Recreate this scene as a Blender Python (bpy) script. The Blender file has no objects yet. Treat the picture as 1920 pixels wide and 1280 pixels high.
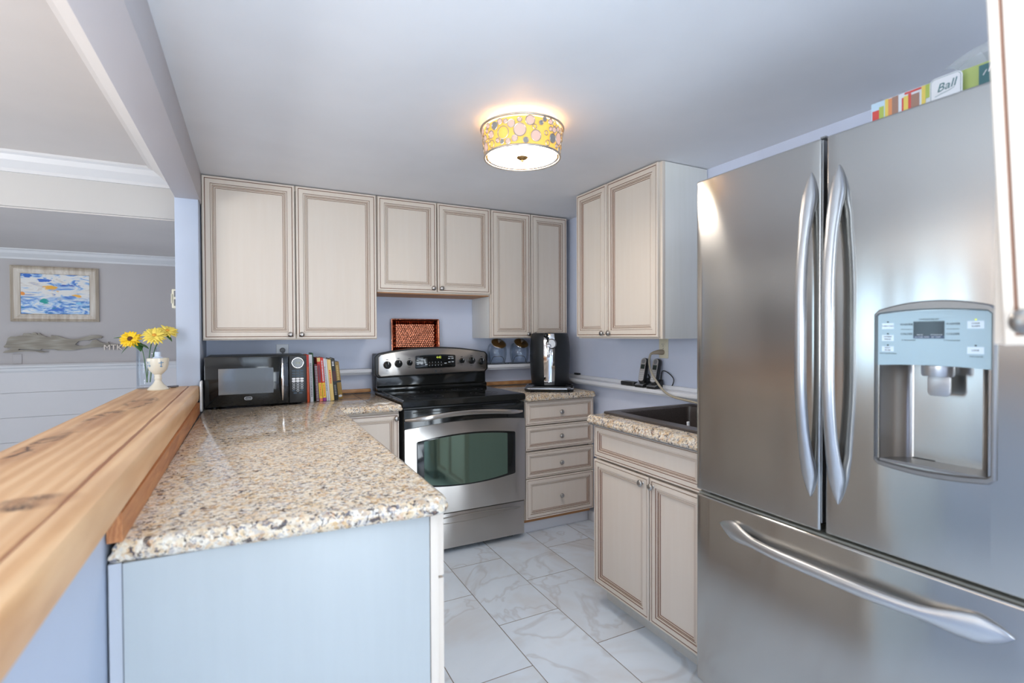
import bpy, bmesh, math, random
from mathutils import Vector, Matrix
random.seed(7)
S = bpy.context.scene
COL = S.collection
R = math.radians
PI = math.pi

# ------------------------------------------------------------------ camera
f_px, yaw, pit, rol = 951.82, R(27.19187), R(-0.769135), R(-0.243762)
F = Vector((math.sin(yaw)*math.cos(pit), math.cos(yaw)*math.cos(pit), math.sin(pit)))
Rt = Vector((math.cos(yaw), -math.sin(yaw), 0)); U = Rt.cross(F)
R2 = Rt*math.cos(rol)+U*math.sin(rol); U2 = U*math.cos(rol)-Rt*math.sin(rol)
cd = bpy.data.cameras.new('camera'); cam = bpy.data.objects.new('camera', cd); COL.objects.link(cam)
M = Matrix((R2, U2, -F)).transposed().to_4x4(); M.translation = (0, 0, 1.27)
cam.matrix_world = M
cd.dof.use_dof = True; cd.dof.focus_distance = 2.8; cd.dof.aperture_fstop = 2.8
cd.sensor_width = 36; cd.lens = f_px/1920*36; cd.clip_start = 0.02
S.camera = cam

# ------------------------------------------------------------------ world, light, exposure
S.view_settings.view_transform = 'Standard'; S.view_settings.look = 'None'
S.view_settings.gamma = 1; S.view_settings.use_curve_mapping = False
S.view_settings.exposure = 0.14
w = bpy.data.worlds.new('sky'); S.world = w; w.use_nodes = True
w.node_tree.nodes['Background'].inputs[0].default_value = (.72, .84, 1, 1)
w.node_tree.nodes['Background'].inputs[1].default_value = 1.1
def area(name, loc, target, sx, sy, power, col, spread=180):
    l = bpy.data.lights.new(name, 'AREA'); l.shape = 'RECTANGLE'; l.size = sx; l.size_y = sy
    l.energy = power; l.color = col; l.spread = R(spread)
    o = bpy.data.objects.new(name, l); COL.objects.link(o); o.location = loc
    o.rotation_euler = (Vector(target)-Vector(loc)).to_track_quat('-Z', 'Y').to_euler()
    return o
DAY = (.82, .92, 1.0)
area('daylight_back_window', (1.3, -2.64, 1.25), (1.3, 0, 1.5), 1.5, 1.7, 66, DAY)
area('added_uplight_fill', (.25, -.65, 1.15), (.3, -.55, 3), 1.1, .7, 54, (.72, .88, 1.0))  # unseen fill added behind the camera, bounces bluish light off the ceiling
area('added_uplight_fill', (-2.3, 1.3, 1.2), (-2.3, 1.3, 3), .9, .9, 56, (1, .96, .92))  # second added fill, brightens the neighbouring room from below
area('daylight_left_window', (-3.84, 2.85, 1.2), (0, 2.85, 1.2), 1.4, 1.6, 26, (.52, .79, 1.0))
area('daylight_side_window', (-3.84, -1.4, 1.25), (0, -.2, 1.25), 1.5, 1.6, 92, DAY)
pl = bpy.data.lights.new('ceiling_bulb', 'POINT'); pl.energy = 3.2; pl.color = (1, .52, .2); pl.shadow_soft_size = .03
po = bpy.data.objects.new('ceiling_bulb', pl); COL.objects.link(po); po.location = (.981, 1.812, 2.095)

# ------------------------------------------------------------------ material helpers
def lin(c):
    return tuple((x/12.92 if x <= .04045 else ((x+.055)/1.055)**2.4) for x in c)
def rgb(r, g, b): return lin((r/255, g/255, b/255))
def mat(name, col, rough=.5, metal=0, **kw):
    m = bpy.data.materials.new(name); m.use_nodes = True
    b = m.node_tree.nodes['Principled BSDF']
    b.inputs['Base Color'].default_value = (*col, 1); b.inputs['Roughness'].default_value = rough
    b.inputs['Metallic'].default_value = metal
    for k, v in kw.items(): b.inputs[k.replace('_', ' ')].default_value = v
    return m
def N(m, t, **kw):
    n = m.node_tree.nodes.new(t)
    for k, v in kw.items(): setattr(n, k, v)
    return n
def L(m, a, b): m.node_tree.links.new(a, b)
def bsdf(m): return m.node_tree.nodes['Principled BSDF']
def coords(m, scale=(1, 1, 1), rot=(0, 0, 0), loc=(0, 0, 0), world=False):
    mp = N(m, 'ShaderNodeMapping')
    mp.inputs['Scale'].default_value = scale; mp.inputs['Rotation'].default_value = rot; mp.inputs['Location'].default_value = loc
    if world:
        g = N(m, 'ShaderNodeNewGeometry'); L(m, g.outputs['Position'], mp.inputs[0])
    else:
        t = N(m, 'ShaderNodeTexCoord'); L(m, t.outputs['Object'], mp.inputs[0])
    return mp.outputs[0]
def noise(m, vec, scale, detail=4, rough=.55, dist=0):
    n = N(m, 'ShaderNodeTexNoise'); n.inputs['Scale'].default_value = scale; n.inputs['Detail'].default_value = detail
    n.inputs['Roughness'].default_value = rough; n.inputs['Distortion'].default_value = dist
    L(m, vec, n.inputs['Vector']); return n.outputs['Fac']
def ramp(m, fac, stops, interp='LINEAR'):
    r = N(m, 'ShaderNodeValToRGB'); r.color_ramp.interpolation = interp
    e = r.color_ramp.elements
    while len(e) < len(stops): e.new(.5)
    for i, (p, c) in enumerate(stops):
        e[i].position = p; e[i].color = (*c, 1) if len(c) == 3 else c
    L(m, fac, r.inputs[0]); return r.outputs[0]
def mix(m, fac, a, b, mode='MIX'):
    n = N(m, 'ShaderNodeMix', data_type='RGBA', blend_type=mode)
    for s, v in ((n.inputs[0], fac), (n.inputs[6], a), (n.inputs[7], b)):
        if hasattr(v, 'is_linked'): L(m, v, s)
        elif isinstance(v, (int, float)): s.default_value = v
        else: s.default_value = (*v, 1)
    return n.outputs[2]
def mth(m, op, a, b=0.0, c=0.0):
    n = N(m, 'ShaderNodeMath', operation=op)
    for s, v in zip(n.inputs, (a, b, c)):
        if hasattr(v, 'is_linked'): L(m, v, s)
        else: s.default_value = v
    return n.outputs[0]
def bump(m, h, strength=.2, dist=.01):
    n = N(m, 'ShaderNodeBump'); n.inputs['Strength'].default_value = strength; n.inputs['Distance'].default_value = dist
    L(m, h, n.inputs['Height']); L(m, n.outputs[0], bsdf(m).inputs['Normal'])
def col_to(m, c): L(m, c, bsdf(m).inputs['Base Color'])
def emit(name, col, strength, base=(.02, .02, .02)):
    m = mat(name, base, .5)
    bsdf(m).inputs['Emission Color'].default_value = (*col, 1); bsdf(m).inputs['Emission Strength'].default_value = strength
    return m

# ------------------------------------------------------------------ materials
MT = {}
def paint(name, c, var=.03, rough=.6, sc=2.5):
    m = mat(name, c, rough)
    n = noise(m, coords(m, world=True), sc, 3)
    col_to(m, ramp(m, n, [(.3, tuple(x*(1-var) for x in c)), (.7, tuple(x*(1+var) for x in c))]))
    n2 = noise(m, coords(m, world=True), 180, 2); bump(m, n2, .05, .002)
    return m
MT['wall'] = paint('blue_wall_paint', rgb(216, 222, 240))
MT['wall_shaded'] = paint('blue_wall_paint_shaded', rgb(186, 195, 212))  # same blue paint darkened for post and half wall, shade put into the colour
MT['ceil'] = paint('ceiling_paint', rgb(230, 231, 235))
MT['lceil'] = paint('living_ceiling_paint', rgb(208, 199, 193))
MT['lwall'] = paint('grey_wall_paint', rgb(184, 176, 173))
MT['trim'] = paint('white_trim_paint', rgb(232, 233, 238), .01, .35)
MT['ltrim'] = paint('living_trim_paint', rgb(214, 211, 210), .01, .4)
MT['ship'] = paint('shiplap_paint', rgb(212, 207, 206), .01, .4)
MT['beam'] = paint('beam_paint', rgb(192, 188, 192), .02, .55)
def cream(name, c, c2):
    m = mat(name, c, .38)
    n = noise(m, coords(m, (45, 45, 3)), 1.0, 3, .5)
    n2 = noise(m, coords(m), 3.0, 3)
    a = ramp(m, n, [(.35, c2), (.65, c)])
    col_to(m, mix(m, mth(m, 'MULTIPLY', n2, .25), a, tuple(x*.94 for x in c)))
    return m
MT['cream'] = cream('cream_glazed_paint', rgb(227, 214, 200), rgb(225, 211, 196))
MT['glaze'] = mat('brown_glaze', rgb(134, 98, 80), .5)
MT['glaze2'] = mat('light_brown_glaze', rgb(212, 196, 180), .5)
MT['carc'] = cream('cabinet_side_paint', rgb(230, 229, 224), rgb(227, 226, 220))
MT['wood'] = mat('raw_wood', rgb(186, 132, 84), .55)
def woodmat(name, cA, cB, cC, sc=(14, .9, 14)):
    m = mat(name, cA, .42)
    v = coords(m, sc, world=True)
    n = noise(m, v, 1.6, 6, .6, .6)
    wv = N(m, 'ShaderNodeTexWave', wave_type='BANDS', bands_direction='X'); wv.inputs['Scale'].default_value = 1.2
    wv.inputs['Distortion'].default_value = 6; wv.inputs['Detail'].default_value = 3; L(m, v, wv.inputs[0])
    a = ramp(m, n, [(.3, cB), (.55, cA), (.8, cC)])
    return m, mix(m, .35, a, ramp(m, wv.outputs[1], [(.2, cB), (.6, cA), (1, cC)]))
m, c = woodmat('bar_wood', rgb(226, 182, 136), rgb(198, 148, 102), rgb(240, 208, 168), (8, .7, 8))
# spalting: dark broken veins in three places along the slab plus soft brown clouds
g = N(m, 'ShaderNodeNewGeometry'); sx = N(m, 'ShaderNodeSeparateXYZ'); L(m, g.outputs['Position'], sx.inputs[0])
def spot(x, y, rx, ry):
    a = mth(m, 'DIVIDE', mth(m, 'SUBTRACT', sx.outputs[0], x), rx); b = mth(m, 'DIVIDE', mth(m, 'SUBTRACT', sx.outputs[1], y), ry)
    d = mth(m, 'ADD', mth(m, 'MULTIPLY', a, a), mth(m, 'MULTIPLY', b, b))
    return mth(m, 'SUBTRACT', 1.0, d)
sp = mth(m, 'MAXIMUM', mth(m, 'MAXIMUM', spot(-.405, 1.93, .055, .24), spot(-.375, 2.36, .055, .20)), mth(m, 'MAXIMUM', spot(-.44, 1.55, .03, .30), spot(-.30, 1.02, .07, .05)))
vn = noise(m, coords(m, (13, 5, 1), world=True), 1.0, 5, .6, .5)
vein = mth(m, 'SUBTRACT', 1.0, mth(m, 'MULTIPLY', mth(m, 'ABSOLUTE', mth(m, 'SUBTRACT', vn, .52)), 15.0))
vn2 = noise(m, coords(m, (9, 5, 1), loc=(4, 1, 0), world=True), 1.0, 3, .5)
blot = mth(m, 'MULTIPLY', mth(m, 'SUBTRACT', vn2, .42), 7.0)
sp1 = mth(m, 'MINIMUM', mth(m, 'MAXIMUM', mth(m, 'MULTIPLY', sp, 1.6), 0.0), 1.0)
msk = mth(m, 'MULTIPLY', mth(m, 'MULTIPLY', mth(m, 'MAXIMUM', vein, 0.0), mth(m, 'MINIMUM', mth(m, 'MAXIMUM', blot, 0.0), 1.0)), sp1)
c = mix(m, mth(m, 'MULTIPLY', sp1, .45), c, rgb(168, 116, 82))
lx_ = mth(m, 'SUBTRACT', sx.outputs[0], mth(m, 'ADD', -.234-.048+3.03*.0116, mth(m, 'MULTIPLY', sx.outputs[1], -.0116)))
ln_ = mth(m, 'SUBTRACT', 1.0, mth(m, 'DIVIDE', mth(m, 'ABSOLUTE', mth(m, 'ADD', lx_, mth(m, 'MULTIPLY', mth(m, 'SUBTRACT', vn2, .5), .012))), .0045))
c = mix(m, mth(m, 'MULTIPLY', mth(m, 'MINIMUM', mth(m, 'MAXIMUM', mth(m, 'MULTIPLY', ln_, 2.0), 0.0), 1.0), .8), c, rgb(150, 92, 66))
cl = noise(m, coords(m, (6, 1.1, 1), world=True), 1.0, 3)
c = mix(m, mth(m, 'MULTIPLY', ramp(m, cl, [(.48, (0, 0, 0)), (.7, (1, 1, 1))]), .45), c, rgb(160, 110, 74))
c = mix(m, msk, c, rgb(44, 26, 24)); col_to(m, c)
MT['bar'] = m
m, c = woodmat('strip_wood', rgb(190, 124, 74), rgb(150, 88, 50), rgb(206, 146, 94), (30, 3, 30)); col_to(m, c); MT['strip'] = m
m, c = woodmat('back_strip_wood', rgb(204, 150, 98), rgb(180, 124, 78), rgb(222, 172, 122), (3, 30, 30)); col_to(m, c); MT['bstrip'] = m
# granite
def granite():
    m = mat('speckled_granite', rgb(190, 160, 130), .07)
    v = coords(m, (1, 1, 1), world=True)
    base = ramp(m, noise(m, v, 22, 5, .68, .4), [(.30, rgb(190, 152, 112)), (.42, rgb(218, 192, 156)), (.50, rgb(232, 220, 200)), (.58, rgb(216, 202, 184)), (.70, rgb(204, 204, 208))])
    vo = N(m, 'ShaderNodeTexVoronoi'); vo.inputs['Scale'].default_value = 130; L(m, v, vo.inputs[0])
    sc = N(m, 'ShaderNodeSeparateColor'); L(m, vo.outputs['Color'], sc.inputs[0])
    cell = ramp(m, sc.outputs[0], [(0, rgb(150, 116, 88)), (.10, rgb(208, 170, 122)), (.28, rgb(226, 206, 174)), (.50, rgb(238, 232, 220)), (.72, rgb(210, 200, 188)), (.88, rgb(164, 162, 168))], 'CONSTANT')
    c = mix(m, .5, base, cell)
    dn = noise(m, v, 62, 4, .7, 1.0)
    c = mix(m, ramp(m, dn, [(.555, (0, 0, 0)), (.61, (.95, .95, .95))]), c, rgb(66, 56, 58))
    d2 = noise(m, coords(m, (1, 1, 1), loc=(3, 5, 7), world=True), 95, 3, .6, .5)
    c = mix(m, ramp(m, d2, [(.58, (0, 0, 0)), (.64, (.8, .8, .8))]), c, rgb(104, 102, 116))
    d3 = noise(m, coords(m, (1, 1, 1), loc=(9, 2, 1), world=True), 48, 3, .6, .3)
    c = mix(m, ramp(m, d3, [(.60, (0, 0, 0)), (.70, (.5, .5, .5))]), c, rgb(208, 150, 98))
    col_to(m, c); return m
MT['granite'] = granite()
# floor tiles: 0.305 x 0.6 running bond, marble veins
def tile():
    m = mat('marble_floor_tile', rgb(205, 205, 210), .28)
    g = N(m, 'ShaderNodeNewGeometry'); s = N(m, 'ShaderNodeSeparateXYZ'); L(m, g.outputs['Position'], s.inputs[0])
    cb = N(m, 'ShaderNodeCombineXYZ')
    L(m, mth(m, 'ADD', s.outputs[1], .415+2.4+.3), cb.inputs[0]); L(m, mth(m, 'ADD', s.outputs[0], -.95+.305*20), cb.inputs[1])
    b = N(m, 'ShaderNodeTexBrick'); b.offset = .5
    b.inputs['Color1'].default_value = (.0, .0, .0, 1); b.inputs['Color2'].default_value = (1, 1, 1, 1); b.inputs['Mortar'].default_value = (.5, .5, .5, 1)
    b.inputs['Scale'].default_value = 1; b.inputs['Mortar Size'].default_value = .0018; b.inputs['Brick Width'].default_value = .6; b.inputs['Row Height'].default_value = .305
    L(m, cb.outputs[0], b.inputs[0])
    v = N(m, 'ShaderNodeVectorMath', operation='ADD'); L(m, g.outputs['Position'], v.inputs[0])
    sc = N(m, 'ShaderNodeVectorMath', operation='SCALE'); L(m, b.outputs['Color'], sc.inputs[0]); sc.inputs[3].default_value = 4.0
    L(m, sc.outputs[0], v.inputs[1])
    n1 = noise(m, v.outputs[0], 2.0, 4, .55, .9)
    base = ramp(m, n1, [(.3, rgb(214, 214, 216)), (.5, rgb(224, 232, 241)), (.75, rgb(232, 240, 249))])
    n2 = noise(m, v.outputs[0], 1.3, 4, .55, 1.6)
    ve = mth(m, 'MAXIMUM', mth(m, 'SUBTRACT', 1.0, mth(m, 'MULTIPLY', mth(m, 'ABSOLUTE', mth(m, 'SUBTRACT', n2, .5)), 40.0)), 0.0)
    base = mix(m, mth(m, 'MULTIPLY', ve, .30), base, rgb(166, 154, 146))
    n3 = noise(m, v.outputs[0], 1.6, 4, .6, .5)
    base = mix(m, ramp(m, n3, [(.58, (0, 0, 0)), (.75, (.5, .5, .5))]), base, rgb(200, 188, 176))
    col_to(m, mix(m, b.outputs['Fac'], base, rgb(120, 106, 96)))
    bump(m, mth(m, 'SUBTRACT', 1.0, b.outputs['Fac']), .3, .002)
    return m
MT['tile'] = tile()
def steel(name, c=(.50, .487, .465), rough=.17, tang=(0, 0, 1), an=.95, smear=True):
    m = mat(name, c, rough, 1.0); b = bsdf(m)
    b.inputs['Anisotropic'].default_value = an
    cb = N(m, 'ShaderNodeCombineXYZ')
    for i in range(3): cb.inputs[i].default_value = tang[i]
    L(m, cb.outputs[0], b.inputs['Tangent'])
    if smear:
        n2 = noise(m, coords(m, world=True), 2.2, 2, .5)
        L(m, mth(m, 'ADD', mth(m, 'MULTIPLY', n2, .08), rough-.04), b.inputs['Roughness'])
        col_to(m, ramp(m, n2, [(.3, tuple(x*.96 for x in c)), (.7, tuple(x*1.04 for x in c))]))
    return m
MT['steel'] = steel('brushed_stainless')
MT['rsteel'] = steel('warm_brushed_stainless', (.55, .515, .48), .29)
MT['satin'] = mat('satin_metal', (.56, .56, .565), .36, 1.0)
MT['chrome'] = mat('chrome', (.85, .85, .86), .06, 1.0)
MT['nickel'] = mat('nickel', (.42, .40, .38), .3, 1.0)
MT['brass'] = mat('brass', rgb(176, 140, 92), .3, 1.0)
MT['blackgloss'] = mat('black_gloss', (.008, .009, .009), .08)
MT['black'] = mat('black_plastic', (.014, .015, .016), .35)
MT['blackmat'] = mat('black_satin', (.012, .014, .016), .42)
MT['darkgap'] = mat('dark_gap', (.01, .01, .01), .8)
MT['oveng'] = mat('oven_glass', (.20, .30, .25), .05, .85)
MT['mwin'] = mat('microwave_window', (.035, .04, .045), .07, .0); bsdf(MT['mwin']).inputs['IOR'].default_value = 2.2
MT['white'] = mat('white_plastic', rgb(236, 236, 238), .4)
MT['ivory'] = mat('ivory_plastic', rgb(234, 226, 202), .4)
MT['grey'] = mat('grey_plastic', rgb(128, 128, 130), .5)
MT['lgrey'] = mat('light_grey_plastic', rgb(176, 198, 206), .4)
MT['sink'] = mat('dark_composite', rgb(70, 62, 58), .35)
n = noise(MT['sink'], coords(MT['sink']), 400, 2); col_to(MT['sink'], ramp(MT['sink'], n, [(.4, rgb(58, 52, 50)), (.72, rgb(92, 84, 80))]))
m = mat('hammered_copper', rgb(196, 124, 96), .16, 1.0)
vo = N(m, 'ShaderNodeTexVoronoi'); vo.inputs['Scale'].default_value = 62; L(m, coords(m), vo.inputs[0]); bump(m, vo.outputs['Distance'], .35, .004); MT['copper'] = m
def glass(name, col=(1, 1, 1)):
    m = bpy.data.materials.new(name); m.use_nodes = True; nt = m.node_tree
    for n in list(nt.nodes): nt.nodes.remove(n)
    o = N(m, 'ShaderNodeOutputMaterial'); tr = N(m, 'ShaderNodeBsdfTransparent'); gl = N(m, 'ShaderNodeBsdfGlossy'); mx = N(m, 'ShaderNodeMixShader'); lw = N(m, 'ShaderNodeLayerWeight')
    tr.inputs[0].default_value = (*col, 1); gl.inputs['Roughness'].default_value = .03; lw.inputs['Blend'].default_value = .25
    L(m, mth(m, 'ADD', mth(m, 'MULTIPLY', lw.outputs['Fresnel'], .35), .02), mx.inputs[0]); L(m, tr.outputs[0], mx.inputs[1]); L(m, gl.outputs[0], mx.inputs[2]); L(m, mx.outputs[0], o.inputs[0])
    return m
MT['glass'] = glass('clear_glass', (.96, .98, 1))
m = mat('plastic_film', (.95, .95, .97), .08); bsdf(m).inputs['Alpha'].default_value = .28; MT['film'] = m
MT['bulbglass'] = emit('lit_diffuser', (1, .91, .80), 32.0, (.9, .9, .9))
MT['shade'] = emit('lit_shade', (1, .60, .10), .85, (.4, .26, .08))
MT['petalglow'] = emit('lit_pink_disc', (1, .56, .42), .50, (.42, .32, .28))
MT['canopy'] = emit('lit_canopy', (1, .80, .5), 1.2, (.9, .9, .9))
MT['yel'] = mat('yellow_petal', rgb(250, 204, 30), .5)
MT['yel2'] = mat('pale_yellow_petal', rgb(248, 222, 100), .5)
MT['brown'] = mat('flower_centre', rgb(92, 56, 28), .8)
MT['orange'] = mat('orange_centre', rgb(226, 160, 60), .8)
MT['green'] = mat('leaf_green', rgb(74, 116, 58), .5)
MT['cer'] = mat('cream_ceramic', rgb(228, 220, 202), .18)
MT['blueink'] = mat('blue_glaze', rgb(80, 134, 180), .3)
MT['capw'] = mat('pale_blue_plastic', rgb(206, 218, 236), .4)
def flat(name, r, g, b, rough=.5):
    if name not in MT: MT[name] = mat(name, rgb(r, g, b), rough)
    return MT[name]
MT['lcdtext'] = emit('lit_green_digits', (.75, .9, .1), 1.1)
MT['led'] = emit('lit_led', (.8, .9, .05), 1.3)
MT['ink'] = flat('ink', 60, 62, 66); MT['pale'] = flat('pale_print', 214, 220, 226)

# ------------------------------------------------------------------ mesh helpers
def wm(o):
    if o is None: return Matrix()
    return wm(o.parent) @ o.matrix_basis
class MB:
    def __init__(s): s.v = []; s.f = []; s.m = []
    def add(s, vs, fs, mi=0, X=None):
        o = len(s.v)
        for p in vs:
            p = Vector(p); s.v.append(tuple(X @ p) if X else tuple(p))
        for k, q in enumerate(fs):
            s.f.append(tuple(i+o for i in q)); s.m.append(mi[k] if isinstance(mi, (list, tuple)) else mi)
        return s
    def box(s, x0, x1, y0, y1, z0, z1, mi=0, X=None):
        v = [(x, y, z) for z in (z0, z1) for y in (y0, y1) for x in (x0, x1)]
        return s.add(v, [(0, 2, 3, 1), (4, 5, 7, 6), (0, 1, 5, 4), (2, 6, 7, 3), (0, 4, 6, 2), (1, 3, 7, 5)], mi, X)
    def prism(s, pts, axis, a, b, mi=0, X=None):
        n = len(pts)
        def P(p, t): return (p[0], t, p[1]) if axis == 'y' else ((t, p[0], p[1]) if axis == 'x' else (p[0], p[1], t))
        v = [P(p, a) for p in pts]+[P(p, b) for p in pts]
        fs = [tuple(range(n)), tuple(range(2*n-1, n-1, -1))]+[(i, (i+1) % n, n+(i+1) % n, n+i) for i in range(n)]
        return s.add(v, fs, mi, X)
    def tube(s, path, r, seg=10, closed=False, mi=0, cap=True, up=None, ell=None, X=None):
        P = [Vector(p) for p in path]; n = len(P)
        rs = r if isinstance(r, (list, tuple)) else [r]*n
        o = len(s.v); vs = []; prev = None
        for i in range(n):
            a = P[i-1] if (i > 0 or closed) else P[i]; b = P[(i+1) % n] if (i < n-1 or closed) else P[i]
            t = (b-a).normalized()
            if prev is None:
                u = Vector(up) if up else (Vector((0, 0, 1)) if abs(t.z) < .9 else Vector((1, 0, 0)))
            else: u = prev
            u = (u-t*u.dot(t)).normalized(); prev = u; w_ = t.cross(u)
            ra, rb = (rs[i], rs[i]) if not isinstance(rs[i], (list, tuple)) else rs[i]
            for k in range(seg):
                an = 2*PI*k/seg; vs.append(P[i]+u*math.cos(an)*ra+w_*math.sin(an)*rb)
        fs = []
        for i in range(n if closed else n-1):
            j = (i+1) % n
            for k in range(seg):
                fs.append((i*seg+k, i*seg+(k+1) % seg, j*seg+(k+1) % seg, j*seg+k))
        if not closed and cap:
            fs.append(tuple(range(seg-1, -1, -1))); fs.append(tuple((n-1)*seg+k for k in range(seg)))
        return s.add(vs, fs, mi, X)
    def lathe(s, prof, seg=32, mi=0, X=None, cap=False):
        vs = []; fs = []; n = len(prof); rows = []; ms = []
        for (r, z) in prof:
            if r < 1e-6: rows.append([len(vs)]); vs.append((0, 0, z)); continue
            rows.append(list(range(len(vs), len(vs)+seg)))
            for k in range(seg):
                a = 2*PI*k/seg; vs.append((r*math.cos(a), r*math.sin(a), z))
        for i in range(n-1):
            a, b = rows[i], rows[i+1]
            for k in range(seg):
                k2 = (k+1) % seg
                if len(a) == 1 and len(b) == 1: continue
                if len(a) == 1: fs.append((a[0], b[k2], b[k]))
                elif len(b) == 1: fs.append((a[k], a[k2], b[0]))
                else: fs.append((a[k], a[k2], b[k2], b[k]))
                ms.append(mi[i] if isinstance(mi, list) else mi)
        if cap and len(rows[0]) > 1: fs.append(tuple(rows[0][::-1])); ms.append(mi[0] if isinstance(mi, list) else mi)
        if cap and len(rows[-1]) > 1: fs.append(tuple(rows[-1])); ms.append(mi[-1] if isinstance(mi, list) else mi)
        return s.add(vs, fs, ms, X)
    def text(s, body, size, X, mi=0, ext=.0002, align='CENTER', shear=0):
        cu = bpy.data.curves.new('t', 'FONT'); cu.body = body; cu.size = size; cu.align_x = align; cu.align_y = 'CENTER'
        cu.extrude = ext; cu.shear = shear; cu.resolution_u = 2
        ob = bpy.data.objects.new('t', cu); COL.objects.link(ob)
        dg = bpy.context.evaluated_depsgraph_get(); me = bpy.data.meshes.new_from_object(ob.evaluated_get(dg))
        s.add([v.co[:] for v in me.vertices], [tuple(p.vertices) for p in me.polygons], mi, X)
        bpy.data.objects.remove(ob); bpy.data.curves.remove(cu); bpy.data.meshes.remove(me)
        return s
    def build(s, name, mats, parent=None, bevel=0, smooth=None, seg=2, world=False, weld=False, recenter=True):
        vs = [Vector(v) for v in s.v]
        loc = None
        if parent is not None:
            if world:
                W = wm(parent).inverted(); vs = [W @ v for v in vs]
        elif recenter:
            xs, ys, zs = zip(*[v[:] for v in vs]); loc = Vector(((min(xs)+max(xs))/2, (min(ys)+max(ys))/2, min(zs)))
            vs = [v-loc for v in vs]
        me = bpy.data.meshes.new(name); me.from_pydata(vs, [], s.f)
        for m_ in (mats if isinstance(mats, (list, tuple)) else [mats]): me.materials.append(MT[m_] if isinstance(m_, str) else m_)
        for p, i in zip(me.polygons, s.m): p.material_index = i
        bm = bmesh.new(); bm.from_mesh(me)
        if weld: bmesh.ops.remove_doubles(bm, verts=bm.verts, dist=1e-5)
        bmesh.ops.recalc_face_normals(bm, faces=bm.faces)
        if bevel:
            es = [e for e in bm.edges if len(e.link_faces) == 2 and e.calc_face_angle(0) > R(30)]
            bmesh.ops.bevel(bm, geom=es, offset=bevel, segments=seg, affect='EDGES', clamp_overlap=True, profile=.5)
        bm.to_mesh(me); bm.free()
        if smooth or bevel:
            me.shade_smooth(); me.set_sharp_from_angle(angle=R(smooth or 40))
        o = bpy.data.objects.new(name, me); COL.objects.link(o)
        if parent is not None: o.parent = parent
        elif loc is not None: o.location = loc
        return o
def merge(dst, *srcs):
    """printing and other surface pattern go into the mesh of the part they lie on"""
    Wd = wm(dst).inverted()
    vs = [v.co.copy() for v in dst.data.vertices]; fs = []; mi = []; sm = []; mats = list(dst.data.materials)
    for p in dst.data.polygons: fs.append(tuple(p.vertices)); mi.append(p.material_index); sm.append(p.use_smooth)
    for o in srcs:
        X = Wd @ wm(o); k = len(vs); b = len(mats); mats += list(o.data.materials)
        vs += [X @ v.co for v in o.data.vertices]
        for p in o.data.polygons: fs.append(tuple(i+k for i in p.vertices)); mi.append(p.material_index+b); sm.append(p.use_smooth)
    sharp = any(sm)
    me = bpy.data.meshes.new(dst.name); me.from_pydata([tuple(v) for v in vs], [], fs)
    for m_ in mats: me.materials.append(m_)
    for p, i, q in zip(me.polygons, mi, sm): p.material_index = i; p.use_smooth = q
    if sharp: me.set_sharp_from_angle(angle=R(35))
    dst.data = me
    for o in srcs: bpy.data.objects.remove(o)
    return dst
def thing(name, label, cat, loc=(0, 0, 0), rz=0, group=None):
    o = bpy.data.objects.new(name, None); COL.objects.link(o); o.empty_display_size = .05
    o.location = loc; o.rotation_euler = (0, 0, rz); return tag(o, label, cat, group)
def tag(o, label, cat, group=None):
    o['label'] = label; o['category'] = cat
    if group: o['group'] = group
    return o
def struct(o, label, cat): o['kind'] = 'structure'; return tag(o, label, cat)
def T(x, y, z): return Matrix.Translation((x, y, z))
def ROT(a, ax): return Matrix.Rotation(a, 4, ax)
def arc(cx, cy, r, a0, a1, n): return [(cx+r*math.cos(R(a0+(a1-a0)*i/n)), cy+r*math.sin(R(a0+(a1-a0)*i/n))) for i in range(n+1)]
def rrect(x0, x1, y0, y1, r, n=5):
    return arc(x1-r, y0+r, r, -90, 0, n)+arc(x1-r, y1-r, r, 0, 90, n)+arc(x0+r, y1-r, r, 90, 180, n)+arc(x0+r, y0+r, r, 180, 270, n)
def inset(poly, d):
    out = []; n = len(poly)
    for i in range(n):
        p0, p1, p2 = Vector(poly[i-1]), Vector(poly[i]), Vector(poly[(i+1) % n])
        a = (p1-p0).normalized(); b = (p2-p1).normalized()
        na = Vector((-a.y, a.x)); nb = Vector((-b.y, b.x)); q = na+nb
        if q.length < 1e-6: q = na
        q.normalize(); out.append(tuple(p1+q*(d/max(.3, q.dot(na)))))
    return out
def slab(mb, poly, prof, mi=0, X=None):
    """poly ccw; prof = [(z, inset)...] from the bottom up."""
    n = len(poly); vs = []
    for z_, d in prof: vs += [(*p, z_) for p in inset(poly, d)]
    fs = [tuple(range(n-1, -1, -1)), tuple((len(prof)-1)*n+i for i in range(n))]
    for k in range(len(prof)-1):
        for i in range(n): fs.append((k*n+i, k*n+(i+1) % n, (k+1)*n+(i+1) % n, (k+1)*n+i))
    return mb.add(vs, fs, mi, X)

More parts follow.
